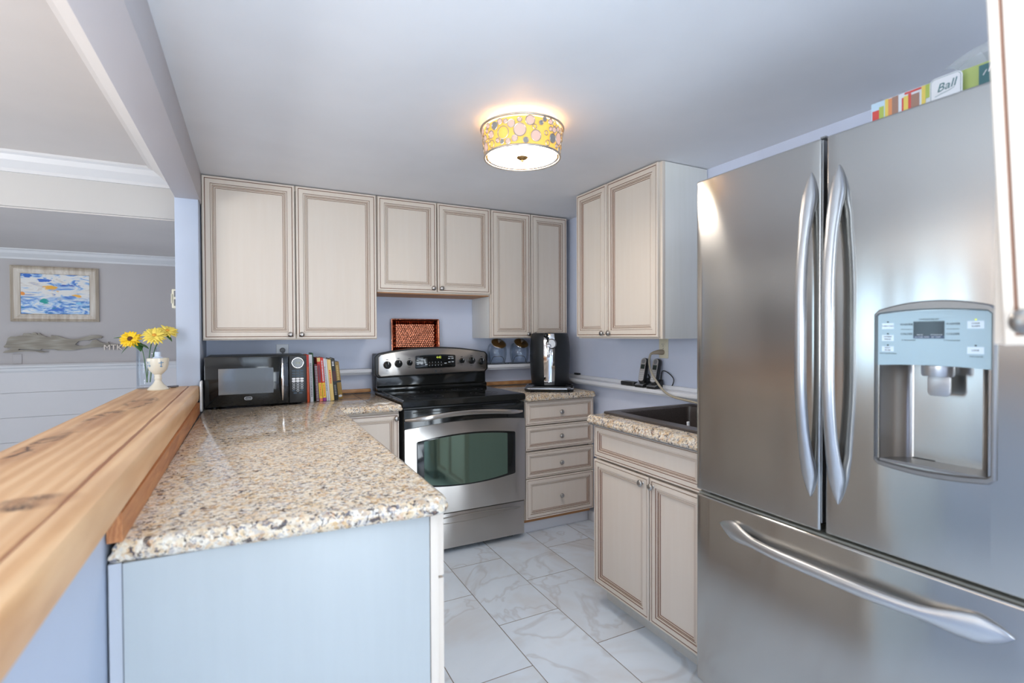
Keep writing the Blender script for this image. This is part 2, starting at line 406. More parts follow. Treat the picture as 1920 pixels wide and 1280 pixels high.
# ------------------------------------------------------------------ structure
CZ, LCZ, BW, RW, FW = 2.122, 2.20, 3.46, 2.112, 5.10     # kitchen ceiling, living ceiling, back wall, right wall, far wall
struct(MB().box(-3.9, 2.2, -2.7, 5.2, -.1, 0).build('floor', 'tile'), 'white marble-look tile floor in running bond with thin brown grout', 'floor')
struct(MB().box(-.28, 2.25, -2.7, 3.6, CZ, CZ+.1).build('ceiling', 'ceil'), 'pale grey-white ceiling over the kitchen around the drum light', 'ceiling')
struct(MB().box(-3.9, -.28, -2.7, 3.6, LCZ, LCZ+.1).build('ceiling', 'lceil'), 'pale ceiling of the neighbouring room left of the beam', 'ceiling')
struct(MB().box(-.28, 2.25, BW, BW+.12, 0, CZ).build('wall_back', 'wall'), 'periwinkle blue kitchen wall behind the range', 'wall')
struct(MB().box(RW, RW+.12, -2.7, BW, 0, CZ).build('wall_right', 'wall'), 'periwinkle blue wall behind the sink and the telephones', 'wall')
mb = MB()
mb.box(-3.9, .8, FW, FW+.1, 1.03, 2.0)
o = struct(mb.build('wall_far', 'lwall'), 'grey wall of the neighbouring room with the picture hung on it', 'wall')
mb = MB()
for i in range(6):
    z1 = 1.033-.186*i; z0 = max(0, z1-.183); mb.box(-3.9, .8, FW-.012, FW, z0, z1)
mb.box(-3.9, .8, FW-.004, FW, 0, 1.03)
struct(mb.build('wall_far_wainscot', 'ship'), 'white horizontal board wainscot below the chair rail', 'wall')
struct(MB().prism([(FW-.03, 1.05), (FW-.03, 1.04), (FW-.02, 1.03), (FW-.02, 1.015), (FW-.012, 1.0), (FW, 1.0), (FW, 1.062), (FW-.02, 1.062)], 'x', -3.9, .8).build('trim_1', 'ltrim'), 'white chair rail moulding on the far wall', 'trim')
# left wall with window openings
mb = MB()
ops = [(-2.2, -.6), (2.15, 3.55)]
yy = -2.7
for a, b in ops:
    mb.box(-3.9, -3.8, yy, a, 0, LCZ); mb.box(-3.9, -3.8, a, b, 0, .4); mb.box(-3.9, -3.8, a, b, 2.02, LCZ); yy = b
mb.box(-3.9, -3.8, yy, 5.2, 0, LCZ)
struct(mb.build('wall_left', 'lwall'), 'grey outer wall of the neighbouring room with windows', 'wall')
mb = MB()
mb.box(-3.9, -.7, -2.7, -2.6, 0, LCZ); mb.box(2.1, 2.2, -2.7, -2.6, 0, LCZ); mb.box(-.7, 2.1, -2.7, -2.6, 0, .35); mb.box(-.7, 2.1, -2.7, -2.6, 2.08, LCZ)
struct(mb.build('wall_front', 'lwall'), 'grey wall behind the viewer with a wide window', 'wall')
def winframe(n, ax, c, a0, a1, z0, z1, mull, slats=()):
    mb = MB()
    def bar(p0, p1, q0, q1):
        if ax == 'x': mb.box(c, c+.06, p0, p1, q0, q1)
        else: mb.box(p0, p1, c, c+.06, q0, q1)
    bar(a0, a0+.05, z0, z1); bar(a1-.05, a1, z0, z1); bar(a0, a1, z0, z0+.05); bar(a0, a1, z1-.05, z1)
    for k in range(1, mull): x = a0+(a1-a0)*k/mull; bar(x-.02, x+.02, z0, z1)
    for x, w_ in slats: bar(x-w_/2, x+w_/2, z0, z1)
    struct(mb.build('window_%d' % n, 'trim'), 'white framed window out of the picture', 'window')
winframe(1, 'x', -3.82, 2.15, 3.55, .4, 2.02, 1, ((2.42, .06), (2.80, .10), (3.04, .15)))
winframe(2, 'x', -3.82, -2.2, -.6, .4, 2.02, 3); winframe(3, 'y', -2.62, -.7, 2.1, .35, 2.08, 3)
# pantry wall beside the fridge (out of frame on the right)
struct(MB().box(1.125, 1.20, -.36, .30, 0, CZ).build('wall_pantry', 'wall'), 'blue wall return carrying the near wall cabinet, out of the picture', 'wall')
# post, half wall, beam, soffit
struct(MB().box(-.335, -.233, 3.03, BW+.12, 0, LCZ).build('trim_2', 'wall_shaded', bevel=.003), 'blue painted post between the bar and the upper cabinets', 'post')
struct(MB().box(-.42, -.241, -2.6, 3.03, 0, .944).build('wall_half', 'wall_shaded'), 'blue half wall carrying the wooden bar top', 'wall')
struct(MB().box(-.332, -.226, -2.6, BW, 1.962, LCZ+.02).build('trim_3', 'beam', bevel=.002), 'grey painted ceiling beam above the bar', 'beam')
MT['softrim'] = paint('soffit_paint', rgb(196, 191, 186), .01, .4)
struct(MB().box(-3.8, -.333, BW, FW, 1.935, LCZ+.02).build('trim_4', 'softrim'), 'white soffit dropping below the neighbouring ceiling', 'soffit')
struct(MB().box(-3.8, .4, BW+.02, FW, 1.928, 1.936).build('ceiling', 'lceil'), 'shaded underside of the soffit in the neighbouring room', 'ceiling')
def crownp(y, z, s):   # crown profile running along x, wall at y facing -y, ceiling at z
    return [(y, z), (y-.075*s, z), (y-.075*s, z-.012*s), (y-.06*s, z-.02*s), (y-.05*s, z-.045*s), (y-.022*s, z-.07*s), (y-.012*s, z-.078*s), (y-.012*s, z-.095*s), (y, z-.095*s)]
struct(MB().prism(crownp(FW, 1.93, .8), 'x', -3.8, .3).build('trim_5', 'ltrim'), 'white crown moulding along the top of the far wall', 'trim')
struct(MB().prism(crownp(BW, LCZ, 1.0), 'x', -3.8, -.33).build('trim_6', 'ltrim'), 'white crown moulding on the soffit face', 'trim')
struct(MB().prism([(-p[0]+BW-.332, p[1]) for p in []] or [(-.332, LCZ), (-.49, LCZ), (-.49, LCZ-.012), (-.47, LCZ-.02), (-.36, LCZ-.11), (-.345, LCZ-.125), (-.332, LCZ-.125)], 'y', -2.6, BW).build('trim_7', 'lceil'), 'pale sloped moulding along the side of the beam', 'trim')
# ledges (chair-rail shelf) on the kitchen walls
def ledge(n, box_, strip_, lab):
    mb = MB(); mb.box(*box_); mb.box(*strip_); struct(mb.build('trim_%d' % n, 'trim', bevel=.002), lab, 'ledge')
ledge(8, (-.225, .70, 3.37, BW, 1.027, 1.05), (-.225, .70, 3.40, BW, 1.012, 1.027), 'narrow white ledge on the blue wall left of the range')
ledge(9, (1.5, RW, 3.30, BW, 1.032, 1.055), (1.5, RW, 3.33, BW, 1.017, 1.032), 'white ledge on the blue wall carrying the glass jars')
mb = MB(); mb.box(2.022, RW, 1.2, 3.30, .936, .957); mb.box(2.05, RW, 1.2, 3.30, .922, .936); mb.box(2.092, RW, 1.2, 3.30, .957, .979)
struct(mb.build('trim_10', 'trim', bevel=.002), 'long white ledge on the right wall carrying the telephones', 'ledge')
struct(MB().box(.415, .705, 3.43, BW, .893, .915).build('trim_11', 'bstrip', bevel=.001), 'thin wooden strip behind the counter left of the range', 'trim')
struct(MB().box(1.515, 2.05, 3.43, BW, .893, .918).build('trim_12', 'bstrip', bevel=.001), 'thin wooden strip behind the counter right of the range', 'trim')
struct(MB().box(2.045, RW, 1.97, 2.86, .0, .07).build('baseboard_right', 'trim', bevel=.003), 'white baseboard in the corner beside the drawers', 'baseboard')

# ------------------------------------------------------------------ cabinets
PROF = [(0, -.019, 0), (0, -.002, 0), (.002, 0, 0), (.0105, 0, 1), (.0122, -.002, 1), (.0142, -.002, 0), (.015, 0, 0), (.037, .0005, 1), (.0385, -.003, 0), (.044, -.001, 0),
        (.0465, -.003, 1), (.048, -.005, 2), (.053, -.003, 1), (.0545, -.006, 2), (.0605, -.006, 1), (.0622, -.009, 0)]
def panel(mb, x0, x1, z0, z1, sc=1.0):
    vs = []; fs = []; ms = []
    for ins, d, _ in PROF:
        i = ins*sc; vs += [(x0+i, -d, z0+i), (x1-i, -d, z0+i), (x1-i, -d, z1-i), (x0+i, -d, z1-i)]
    n = len(PROF)
    for k in range(n-1):
        for j in range(4): fs.append((k*4+j, k*4+(j+1) % 4, (k+1)*4+(j+1) % 4, (k+1)*4+j)); ms.append(PROF[k][2])
    fs.append(tuple((n-1)*4+j for j in range(4))); ms.append(0); fs.append((3, 2, 1, 0)); ms.append(0)
    mb.add([(v[0], v[1]-.019, v[2]) for v in vs], fs, ms)
KNOB = [(0.0, -.024), (.007, -.0238), (.0125, -.021), (.0145, -.017), (.0140, -.013), (.0105, -.0115), (.006, -.010), (.0045, -.006), (.0055, -.002), (.0075, 0)]
def knob(par, x, z, y=-.019, s=1.0, m_='nickel'):
    mb = MB(); mb.lathe([(r*s, q*s) for r, q in KNOB], 20, X=T(x, y, z) @ ROT(-PI/2, 'X') @ Matrix.Scale(1, 4))
    # lathe axis z -> -y outwards
    mb2 = MB(); mb2.lathe([(r*s, -q*s) for r, q in KNOB], 20, X=T(x, y, z) @ ROT(PI/2, 'X'))
    o = mb2.build('knob', m_, par, smooth=50); return o
def front(root, kind, x0, x1, z0, z1, kn=None, sc=1.0, tilt=0):
    mb = MB(); panel(mb, x0, x1, z0, z1, sc)
    o = mb.build(kind, ['cream', 'glaze', 'glaze2'], root)
    if kn: knob(o, *kn)
    return o
def cabinet(name, label, loc, rz, wdt, dep, z0, z1, fronts, wood_bottom=False, toe=0, group='cream glazed kitchen cabinets', cm='cream', sidem='carc', toem='wood', toed=.05, hollow=False, toeh=0):
    t = thing(name, label, 'cabinet', (loc[0], loc[1], z0 if not toe else 0), rz, group)
    zb = 0 if not toe else z0   # local z of carcass bottom
    off = 0 if toe else z0
    mb = MB()
    if hollow: mb.box(0, .018, .018, dep, z0-off, z1-off); mb.box(wdt-.018, wdt, .018, dep, z0-off, z1-off); mb.box(.018, wdt-.018, dep-.012, dep, z0-off, z1-off); mb.box(.018, wdt-.018, .018, dep-.012, z0-off, z0-off+.018)
    else: mb.box(0, wdt, .018, dep, z0-off, z1-off)
    mb.build('carcass', sidem, t, bevel=.001)
    mb = MB(); mb.box(0, .03, 0, .018, z0-off, z1-off); mb.box(wdt-.03, wdt, 0, .018, z0-off, z1-off); mb.box(.03, wdt-.03, 0, .018, z1-off-.03, z1-off); mb.box(.03, wdt-.03, 0, .018, z0-off, z0-off+.03)
    mb.box(.03, wdt-.03, .012, .018, z0-off+.03, z1-off-.03)
    mb.build('face_frame', cm, t, bevel=.0008)
    if wood_bottom: MB().box(.004, wdt-.004, .01, dep, z0-off-.006, z0-off).build('bottom_panel', 'wood', t)
    if toe: MB().box(0, wdt, toed, dep, toeh, z0).build('toe_kick', toem, t)
    if toeh: MB().box(0, wdt, toed+.02, dep, 0, toeh).build('base_strip', 'trim', t)
    for fr in fronts:
        k, x0, x1, a, b = fr[:5]; kn = fr[5] if len(fr) > 5 else None; sc = fr[6] if len(fr) > 6 else 1.0
        front(t, k, x0, x1, a-off, b-off, (kn[0], kn[1]-off) if kn else None, sc)
    return t
YU = 3.139
cabinet('wall_cabinet', 'cream glazed two-door wall cabinet above the black microwave, beside the blue post', (-.228, YU), 0, .912, .318, 1.246, 2.119,
        [('door', .004, .452, 1.252, 2.116, (.425, 1.276)), ('door', .460, .908, 1.252, 2.116, (.484, 1.276))])
cabinet('wall_cabinet', 'short cream glazed two-door wall cabinet hung over the range', (.687, YU), 0, .757, .318, 1.536, 2.119,
        [('door', .004, .375, 1.545, 2.115, (.352, 1.569)), ('door', .383, .753, 1.545, 2.115, (.407, 1.569))], wood_bottom=True)
cabinet('wall_cabinet', 'tall narrow cream glazed two-door wall cabinet above the glass jars and beer dispenser', (1.447, YU), 0, .612, .318, 1.246, 2.117,
        [('door', .004, .305, 1.253, 2.113, (.283, 1.274)), ('door', .313, .608, 1.253, 2.113, (.335, 1.274))])
cabinet('wall_cabinet', 'cream glazed two-door wall cabinet on the right wall above the telephones', (1.80, 2.60), -PI/2, .717, .308, 1.246, 2.119,
        [('door', .004, .295, 1.255, 2.115, (.268, 1.276)), ('door', .301, .703, 1.255, 2.115, (.328, 1.276))])
near = cabinet('wall_cabinet', 'cream cabinet door with brushed knob cut off by the right picture edge', (.80, .280), -PI/2, .60, .32, 1.256, 2.117, [])
d = front(near, 'door', .003, .43, -.004, .855, (.028, .022)); d.rotation_euler = (0, R(-2.6), 0); d.location = (.012, 0, .003)
# base cabinets
cabinet('base_cabinet', 'cream glazed base cabinet with a stack of four drawers right of the range', (1.519, 2.795), 0, .522, .63, .10, .853,
        [('drawer', .003, .519, .700, .848, (.261, .772), .62), ('drawer', .003, .519, .541, .692, (.261, .616), .62), ('drawer', .003, .519, .366, .529, (.261, .444), .62), ('drawer', .003, .519, .106, .360, (.261, .229), .8)], toe=1, toed=.03, toeh=.072)
cabinet('base_cabinet', 'cream glazed sink base cabinet with two doors beside the refrigerator', (1.449, 1.948), -PI/2, .66, .645, .09, .853,
        [('drawer_front', .004, .656, .696, .848, None, .75), ('door', .003, .372, .10, .686, (.338, .657), .85), ('door', .380, .656, .10, .686, (.398, .657), .85)], toe=1, toem='carc', toed=.06, hollow=True)
cabinet('base_cabinet', 'cream glazed corner base cabinet between the peninsula and the range', (.425, 2.795), 0, .300, .63, .10, .853,
        [('door', .01, .297, .12, .837, (.280, .812), .8)], toe=1)
pen = cabinet('peninsula_cabinet', 'white ended peninsula base cabinet under the long speckled counter', (.391, 1.16), PI/2, 1.60, .60, .10, .853,
        [('drawer', .004, .52, .690, .848, (.26, .77), .62), ('door', .004, .52, .12, .683, (.49, .62), .85), ('drawer', .53, 1.05, .690, .848, (.79, .77), .62), ('door', .53, 1.05, .12, .683, (.56, .62), .85), ('drawer', 1.06, 1.57, .690, .848, None, .62), ('door', 1.06, 1.57, .12, .683, None, .85)], toe=1)
MT['endp'] = cream('pale_end_panel', rgb(184, 188, 188), rgb(182, 186, 186))
mb = MB(); mb.box(-.214, .370, 1.150, 1.16, .0, .853); e = mb.build('end_panel', 'endp', pen, bevel=.001, world=True); e['label'] = 'plain pale end panel'
mb = MB(); mb.box(.3715, .391, 1.148, 1.16, .0, .853); mb.build('corner_stile', 'cream', pen, bevel=.001, world=True)
MB().box(-.236, -.216, 1.155, 1.17, 0, .853).build('filler_strip', flat('filler', 186, 188, 194), pen, world=True)

# ------------------------------------------------------------------ counters
TOP, BOT = .892, .854
EDGE = [(BOT, .008), (BOT+.004, .003), (BOT+.010, 0), (BOT+.015, .0005), (BOT+.018, .004), (BOT+.020, .005), (BOT+.028, .0055), (BOT+.034, .010), (TOP, .018)]
poly = [(-.235, 1.150)]+arc(.372, 1.152, .043, -85, 0, 8)+[(.415, 2.745), (.735, 2.745), (.706, 3.43), (-.232, 3.43)]
mb = MB(); slab(mb, poly, EDGE)
pc = thing('countertop', 'long L-shaped speckled granite counter with microwave and books on it', 'countertop', (.09, 2.2, BOT))
mb.build('granite_slab', 'granite', pc, smooth=35, world=True)
MB().box(.44, .73, 3.14, 3.1425, TOP, TOP+.0004).box(.58, .5825, 2.77, 3.43, TOP, TOP+.0004).build('tile_seam', flat('seam', 96, 74, 62), pc, world=True)
mb = MB(); slab(mb, [(1.516, 2.745)]+arc(2.022, 2.768, .023, -90, 0, 5)+[(2.045, 3.43), (1.490, 3.43)], EDGE)
tag(mb.build('countertop', 'granite', smooth=35), 'short speckled granite counter under the black beer dispenser', 'countertop')
# sink counter with a hole: four strips joined as one ring
sk = thing('countertop', 'speckled granite counter around the dark sink beside the refrigerator', 'countertop', (1.74, 1.62, BOT))
outer = [(1.40, 1.285), (2.105, 1.285), (2.105, 1.975)]+arc(1.42, 1.955, .02, 90, 180, 4)
mb = MB()
slab(mb, outer, EDGE)
gs = mb.build('granite_slab', 'granite', sk, smooth=35, world=True)
ct = MB().prism(rrect(1.548, 2.028, 1.333, 1.932, .03), 'z', .5, 1.1).build('cutter', 'granite', recenter=False)
def cut(ob, cutter):
    md = ob.modifiers.new('b', 'BOOLEAN'); md.operation = 'DIFFERENCE'; md.object = cutter; md.solver = 'EXACT'
    dg = bpy.context.evaluated_depsgraph_get(); me = bpy.data.meshes.new_from_object(ob.evaluated_get(dg))
    ob.modifiers.clear(); ob.data = me; me.shade_smooth(); me.set_sharp_from_angle(angle=R(32))
    bpy.data.objects.remove(cutter)
bpy.context.view_layer.update(); cut(gs, ct)
mb = MB(); mb.box(1.412, 1.43, 1.29, 1.965, BOT-.006, BOT); mb.build('edge_batten', 'grey', sk, world=True)
s = thing('sink', 'dark brown composite drop-in sink set in the granite counter', 'sink', (1.77, 1.6, TOP))
mb = MB(); ro = rrect(1.492, 2.065, 1.29, 1.957, .012); ri = rrect(1.555, 2.02, 1.34, 1.925, .03)
n = len(ro)
rings = [(ro, TOP), (ro, TOP+.008), (inset(ro, .004), TOP+.011), (ri, TOP+.010), (inset(ri, .006), TOP+.002)]
def ringmesh(mb, rings, mi=0):
    n = len(rings[0][0]); vs = []; fs = []
    for p, z_ in rings: vs += [(*q, z_) for q in p]
    for k in range(len(rings)-1):
        for i in range(n): fs.append((k*n+i, k*n+(i+1) % n, (k+1)*n+(i+1) % n, (k+1)*n+i))
    mb.add(vs, fs, mi)
ringmesh(mb, rings); mb.build('rim', 'sink', s, smooth=35, world=True)
mb = MB(); bi = inset(ri, .006); bo = inset(ri, .03)
ringmesh(mb, [(inset(bi, -.006), .70), (inset(bi, -.006), TOP+.002), (bi, TOP+.002), (inset(bi, .004), .86), (inset(bi, .012), .72), (bo, .70), (inset(bo, .02), .695)])
mb.f.append(tuple(len(bi)*6+i for i in range(len(bi)))); mb.m.append(0)
mb.f.append(tuple(range(len(bi)))); mb.m.append(0)
mb.build('basin', 'sink', s, smooth=35, world=True)
mb = MB(); mb.lathe([(.0, .704), (.04, .704), (.045, .697)], 24, X=T(1.79, 1.63, 0)); mb.build('drain', 'chrome', s, smooth=40, world=True)
mb = MB(); mb.tube([(1.60, 1.50, .70), (1.578, 1.497, .82), (1.566, 1.495, .915)], [.006, .007, .006], 8)
tag(mb.build('dish_brush', 'white', smooth=50), 'white plastic handle sticking up from the dark sink', 'brush')

# ------------------------------------------------------------------ bar
def xr(y): return -.234+(3.03-y)*.0116
mb = MB(); ys = [-.6, .2, .7, 1.2, 1.7, 2.2, 2.7, 3.03]
vs = []; fs = []
for y in ys:
    r_ = xr(y); vs += [(-.502, y, .955), (-.505, y, .985), (-.500, y, 1.012), (-.492, y, 1.018), (r_-.052, y, 1.018), (r_-.048, y, 1.0145), (r_-.043, y, 1.018), (r_-.014, y, 1.018), (r_-.005, y, 1.014), (r_, y, 1.005), (r_, y, .955), (r_-.006, y, .945), (-.495, y, .945)]
n = 13
for k in range(len(ys)-1):
    for i in range(n): fs.append((k*n+i, k*n+(i+1) % n, (k+1)*n+(i+1) % n, (k+1)*n+i))
fs += [tuple(range(n)), tuple((len(ys)-1)*n+i for i in range(n))]
mb.add(vs, fs); tag(mb.build('bar_top', 'bar', smooth=30), 'thick pale wooden bar top with dark cracks on the half wall', 'bar top')
MB().prism([(-.238, 1.155), (-.214, 1.155), (-.226, 2.9), (-.238, 2.9)], 'z', TOP, .945).build('trim_13', 'strip')
struct(bpy.data.objects['trim_13'], 'reddish wooden strip between the granite and the bar top', 'trim')

# ------------------------------------------------------------------ range
rg = thing('range', 'stainless steel and black electric range with glass cooktop', 'oven', (1.12, 3.06, 0))
mb = MB(); mb.box(.752, 1.486, 2.80, 3.42, .02, .862); mb.build('body', 'black', rg, bevel=.003, world=True)
# cooktop: slightly narrower at the back, thick black lip in front
mb = MB(); cp = [(.742, 2.768), (1.514, 2.768), (1.484, 3.33), (.712, 3.33)]
slab(mb, cp, [(.866, .004), (.870, 0), (.899, 0), (.905, .006)])
ck = mb.build('cooktop', 'blackgloss', rg, smooth=30, world=True)
mb = MB()
for cx, cy, r in ((.92, 2.92, .105), (1.30, 2.92, .085), (.91, 3.18, .08), (1.29, 3.18, .105), (1.10, 3.22, .05)):
    for rr in (r, r*.62): mb.lathe([(rr-.0012, .9053), (rr+.0012, .9053), (rr+.0012, .9049)], 48, X=T(cx, cy, 0))
mb.build('burner_rings', flat('burner', 54, 56, 58), ck, world=True)
MB().box(.746, .75, 2.78, 3.3, .9045, .907).build('side_trim', 'satin', ck, world=True)
# backguard: black body with arched top, steel fascia, knobs, display
def archtop(x0, x1, zl, zm, zr, n=16):
    out = []
    for i in range(n+1):
        t = i/n; base = zl+(zr-zl)*t; out.append((x0+(x1-x0)*t, base+(zm-(zl+zr)/2)*4*t*(1-t)))
    return out
def arched(x0, x1, z0l, z0r, zl, zm, zr, rc=.02, zm0=None):
    top = archtop(x0+rc, x1-rc, zl, zm, zr)[::-1]
    bot = archtop(x0+rc, x1-rc, z0l, (z0l+z0r)/2 if zm0 is None else zm0, z0r)
    def corner(cx, cz, a0): return [(cx+rc*math.cos(R(a0+d)), cz+rc*math.sin(R(a0+d))) for d in (22, 45, 68)]
    return bot+[(x1, z0r+rc)]+[(x1, zr-rc)]+top+[(x0, zl-rc)]+[(x0, z0l+rc)]
BY = 3.29
mb = MB(); mb.prism(arched(.703, 1.497, .995, 1.008, 1.152, 1.190, 1.152, .022), 'y', BY, BY+.055)
mb.box(.716, 1.486, BY+.04, 3.435, .90, 1.149)
bg = mb.build('backguard', 'black', rg, bevel=.006, world=True, seg=3)
mb = MB(); mb.prism([(3.288, .905), (3.288, .93), (3.312, .94), (3.312, 1.03), (3.36, 1.03), (3.36, .905)], 'x', .716, 1.486); mb.build('back_panel', 'blackgloss', rg, bevel=.003, world=True)
fas = None
mb = MB(); mb.prism(arched(.724, 1.483, 1.004, 1.017, 1.143, 1.180, 1.146, .015), 'y', BY-.006, BY+.002); fas = mb.build('control_fascia', 'rsteel', bg, bevel=.003, world=True)
mb = MB(); mb.prism(arched(.964, 1.248, 1.047, 1.050, 1.132, 1.139, 1.134, .006), 'y', BY-.009, BY); cpn = mb.build('control_panel', 'blackgloss', bg, bevel=.001, world=True)
FZ = Matrix(((1, 0, 0, 0), (0, 0, -1, 0), (0, 1, 0, 0), (0, 0, 0, 1)))    # text facing -Y
def fy(x, y, z): return T(x, y, z) @ ROT(PI/2, 'X')
mb = MB(); mb.text('4:42', .020, fy(1.128, BY-.0095, 1.119)); mb.build('clock_digits', 'lcdtext', bg, world=True)
mb = MB()
for i in range(5):
    for j, z_ in ((0, 1.086), (1, 1.066)): mb.text('1234567890'[i+5*j], .011, fy(1.062+.021*i, BY-.0095, z_))
for x_, z_ in ((.982, 1.102), (1.010, 1.103), (.984, 1.075), (1.010, 1.076), (1.040, 1.072), (1.176, 1.077), (1.202, 1.108), (1.226, 1.109), (1.204, 1.084), (1.228, 1.085)):
    mb.box(x_-.008, x_+.008, BY-.0096, BY-.009, z_-.001, z_+.004)
mb.box(.977, 1.018, BY-.0096, BY-.009, 1.115, 1.1175); mb.box(1.196, 1.232, BY-.0096, BY-.009, 1.121, 1.1235)
merge(cpn, mb.build('panel_print', 'pale', bg, world=True))
mb = MB(); mb.lathe([(0, 0), (.0075, 0)], 20, X=fy(1.108, BY-.0066, 1.026)); mb.text('Profile', .014, fy(1.137, BY-.0064, 1.026))
merge(fas, mb.build('badge', 'ink', bg, world=True))
for kx, kz, kr in ((.780, 1.077, .0255), (.853, 1.084, .0255), (.926, 1.088, .019), (1.294, 1.092, .0185), (1.368, 1.091, .024), (1.444, 1.083, .024)):
    mb = MB(); X_ = T(kx, BY-.006, kz) @ ROT(PI/2, 'X')
    mb.lathe([(kr, 0), (kr, .006), (kr*.92, .010), (kr*.86, .020), (kr*.7, .024), (0, .024)], 28, X=X_)
    mb.box(kx-.004, kx+.004, BY-.040, BY-.028, kz-kr*.86, kz+kr*.86)
    k_ = mb.build('knob', 'blackgloss', bg, smooth=35, world=True)
    MB().box(kx-.0012, kx+.0012, BY-.0408, BY-.0402, kz+kr*.2, kz+kr*.85).build('pointer', 'pale', k_, world=True)
    mb = MB(); mb.box(kx-.008, kx+.008, BY-.0066, BY-.006, kz+kr+.007, kz+kr+.011); mb.box(kx-.008, kx+.008, BY-.0066, BY-.006, kz-kr-.012, kz-kr-.010)
    for a in range(-3, 4): mb.box(kx+(kr+.004)*math.sin(a*.45)-.0008, kx+(kr+.004)*math.sin(a*.45)+.0008, BY-.0066, BY-.006, kz+(kr+.004)*math.cos(a*.45)-.0008, kz+(kr+.004)*math.cos(a*.45)+.0018)
    merge(fas, mb.build('dial_print', 'ink', bg, world=True))
# oven door
mb = MB(); mb.box(.748, 1.510, 2.772, 2.81, .243, .852); od = mb.build('oven_door', 'blackgloss', rg, bevel=.004, world=True)
mb = MB(); mb.prism(arched(.748, 1.510, .243, .243, .745, .770, .752, .003), 'y', 2.764, 2.775); mb.build('steel_skin', 'rsteel', od, bevel=.0025, world=True)
mb = MB(); mb.prism(arched(.818, 1.440, .418, .418, .672, .698, .676, .006, .392), 'y', 2.7625, 2.768); mb.build('window_frame', 'blackgloss', od, bevel=.001, world=True)
mb = MB(); mb.prism(arched(.860, 1.385, .424, .424, .670, .689, .672, .004, .400), 'y', 2.7615, 2.764); mb.build('window_glass', 'oveng', od, world=True)
mb = MB(); pts = []
for i in range(21):
    t = i/20; x_ = .755+(1.488-.755)*t; pts.append((x_, 2.764-.052*min(1, math.sin(PI*t)*2.2)**.6 if 0 < t < 1 else 2.766, .797+.026*math.sin(PI*t)))
mb.tube(pts, [(.008+.006*min(1, math.sin(PI*i/20)*3), .007+.003*min(1, math.sin(PI*i/20)*3)) for i in range(21)], 14, up=(0, 0, 1))
mb.build('handle', 'rsteel', od, smooth=50, world=True)
mb = MB(); mb.box(.80, 1.46, 2.770, 2.775, .832, .836); mb.build('vent_slot', 'darkgap', od, world=True)
# storage drawer
mb = MB(); mb.box(.752, 1.508, 2.775, 2.81, .03, .236); dw = mb.build('storage_drawer', 'rsteel', rg, bevel=.005, world=True)
mb = MB(); a1 = archtop(.80, 1.478, .200, .216, .200, 20); a2 = archtop(.80, 1.478, .196, .188, .196, 20)
pts = []
mb.tube([(x_, 2.773, z_) for x_, z_ in a1], .004, 8); mb.tube([(x_, 2.774, z_-.012) for x_, z_ in archtop(.80, 1.478, .21, .186, .21, 20)], .0022, 8)
mb.build('drawer_pull', 'rsteel', dw, smooth=50, world=True)
for x_ in (.80, 1.44):
    for y_ in (2.86, 3.36): MB().box(x_-.02, x_+.02, y_-.02, y_+.02, 0, .022).build('foot', 'black', rg, world=True)

# copper tray on the range backguard
ct = thing('copper_tray', 'hammered copper rectangular tray leaning behind the range controls', 'tray', (1.012, 3.41, 1.1505))
mb = MB(); W2, H2 = .170, .232
o_ = rrect(-W2, W2, 0, H2, .008, 3); i_ = inset(o_, .045)
vs = []; n = len(o_)
rings = [(inset(o_, .002), .003), (o_, .0), (inset(o_, .004), -.003), (inset(o_, .008), 0), (inset(o_, .034), .018)]
for p, d in rings: vs += [(q[0], d, q[1]) for q in p]
fs = [((k*n+i), (k*n+(i+1) % n), ((k+1)*n+(i+1) % n), ((k+1)*n+i)) for k in range(len(rings)-1) for i in range(n)]
mb.add(vs, fs)
nu, nv = 96, 60; xa, xb, za, zb2 = -W2+.0335, W2-.0335, .0335, H2-.0335
vs = [(xa+(xb-xa)*i/nu, 0.018-.0032*abs(math.sin(PI*(i/nu*18+.5*(int(j/nv*12-1e-6) % 2)))*math.sin(PI*j/nv*12)), za+(zb2-za)*j/nv) for j in range(nv+1) for i in range(nu+1)]
mb.add(vs, [(j*(nu+1)+i, j*(nu+1)+i+1, (j+1)*(nu+1)+i+1, (j+1)*(nu+1)+i) for j in range(nv) for i in range(nu)])
o = mb.build('dish', 'copper', ct, smooth=80)
md = o.modifiers.new('thick', 'SOLIDIFY'); md.thickness = .0015
ct.rotation_euler = (R(-4), 0, 0)

# ------------------------------------------------------------------ microwave
mw = thing('microwave', 'black countertop microwave with round chrome display and vertical handle', 'microwave', (.03, 3.18, TOP))
x0, x1, y0, z0, z1 = -.214, .270, 3.0, .905, 1.163
MB().box(x0+.004, x1-.004, y0+.03, 3.355, z0, z1).build('case', 'black', mw, bevel=.004, world=True)
mb = MB(); mb.box(x0, .180, y0, y0+.03, z0, z1-.002); md_ = mb.build('door', 'blackgloss', mw, bevel=.004, world=True)
MB().box(-.152, .104, y0-.0006, y0+.002, .966, 1.100).build('window', 'mwin', md_, world=True)
mb = MB(); pts = [(.148, y0-.002, 1.146)]+[(.148, y0-.004-.024*math.sin(PI*i/12)**.7, 1.146-(1.146-.926)*i/12) for i in range(1, 12)]+[(.148, y0-.002, .926)]
mb.tube(pts, [(.0085*max(.35, math.sin(PI*i/12)**.5), .006) for i in range(13)], 12, up=(1, 0, 0)); mb.build('handle', 'chrome', md_, smooth=60, world=True)
mb = MB(); rr = rrect(-.037, -.0, .934, .950, .0079, 6); rr = [(p[0]+.002, p[1]) for p in rr]
vs = [(p[0], y0-.0012, p[1]) for p in rr]+[(p[0], y0-.0012, p[1]) for p in inset(rr, .0018)]; n = len(rr)
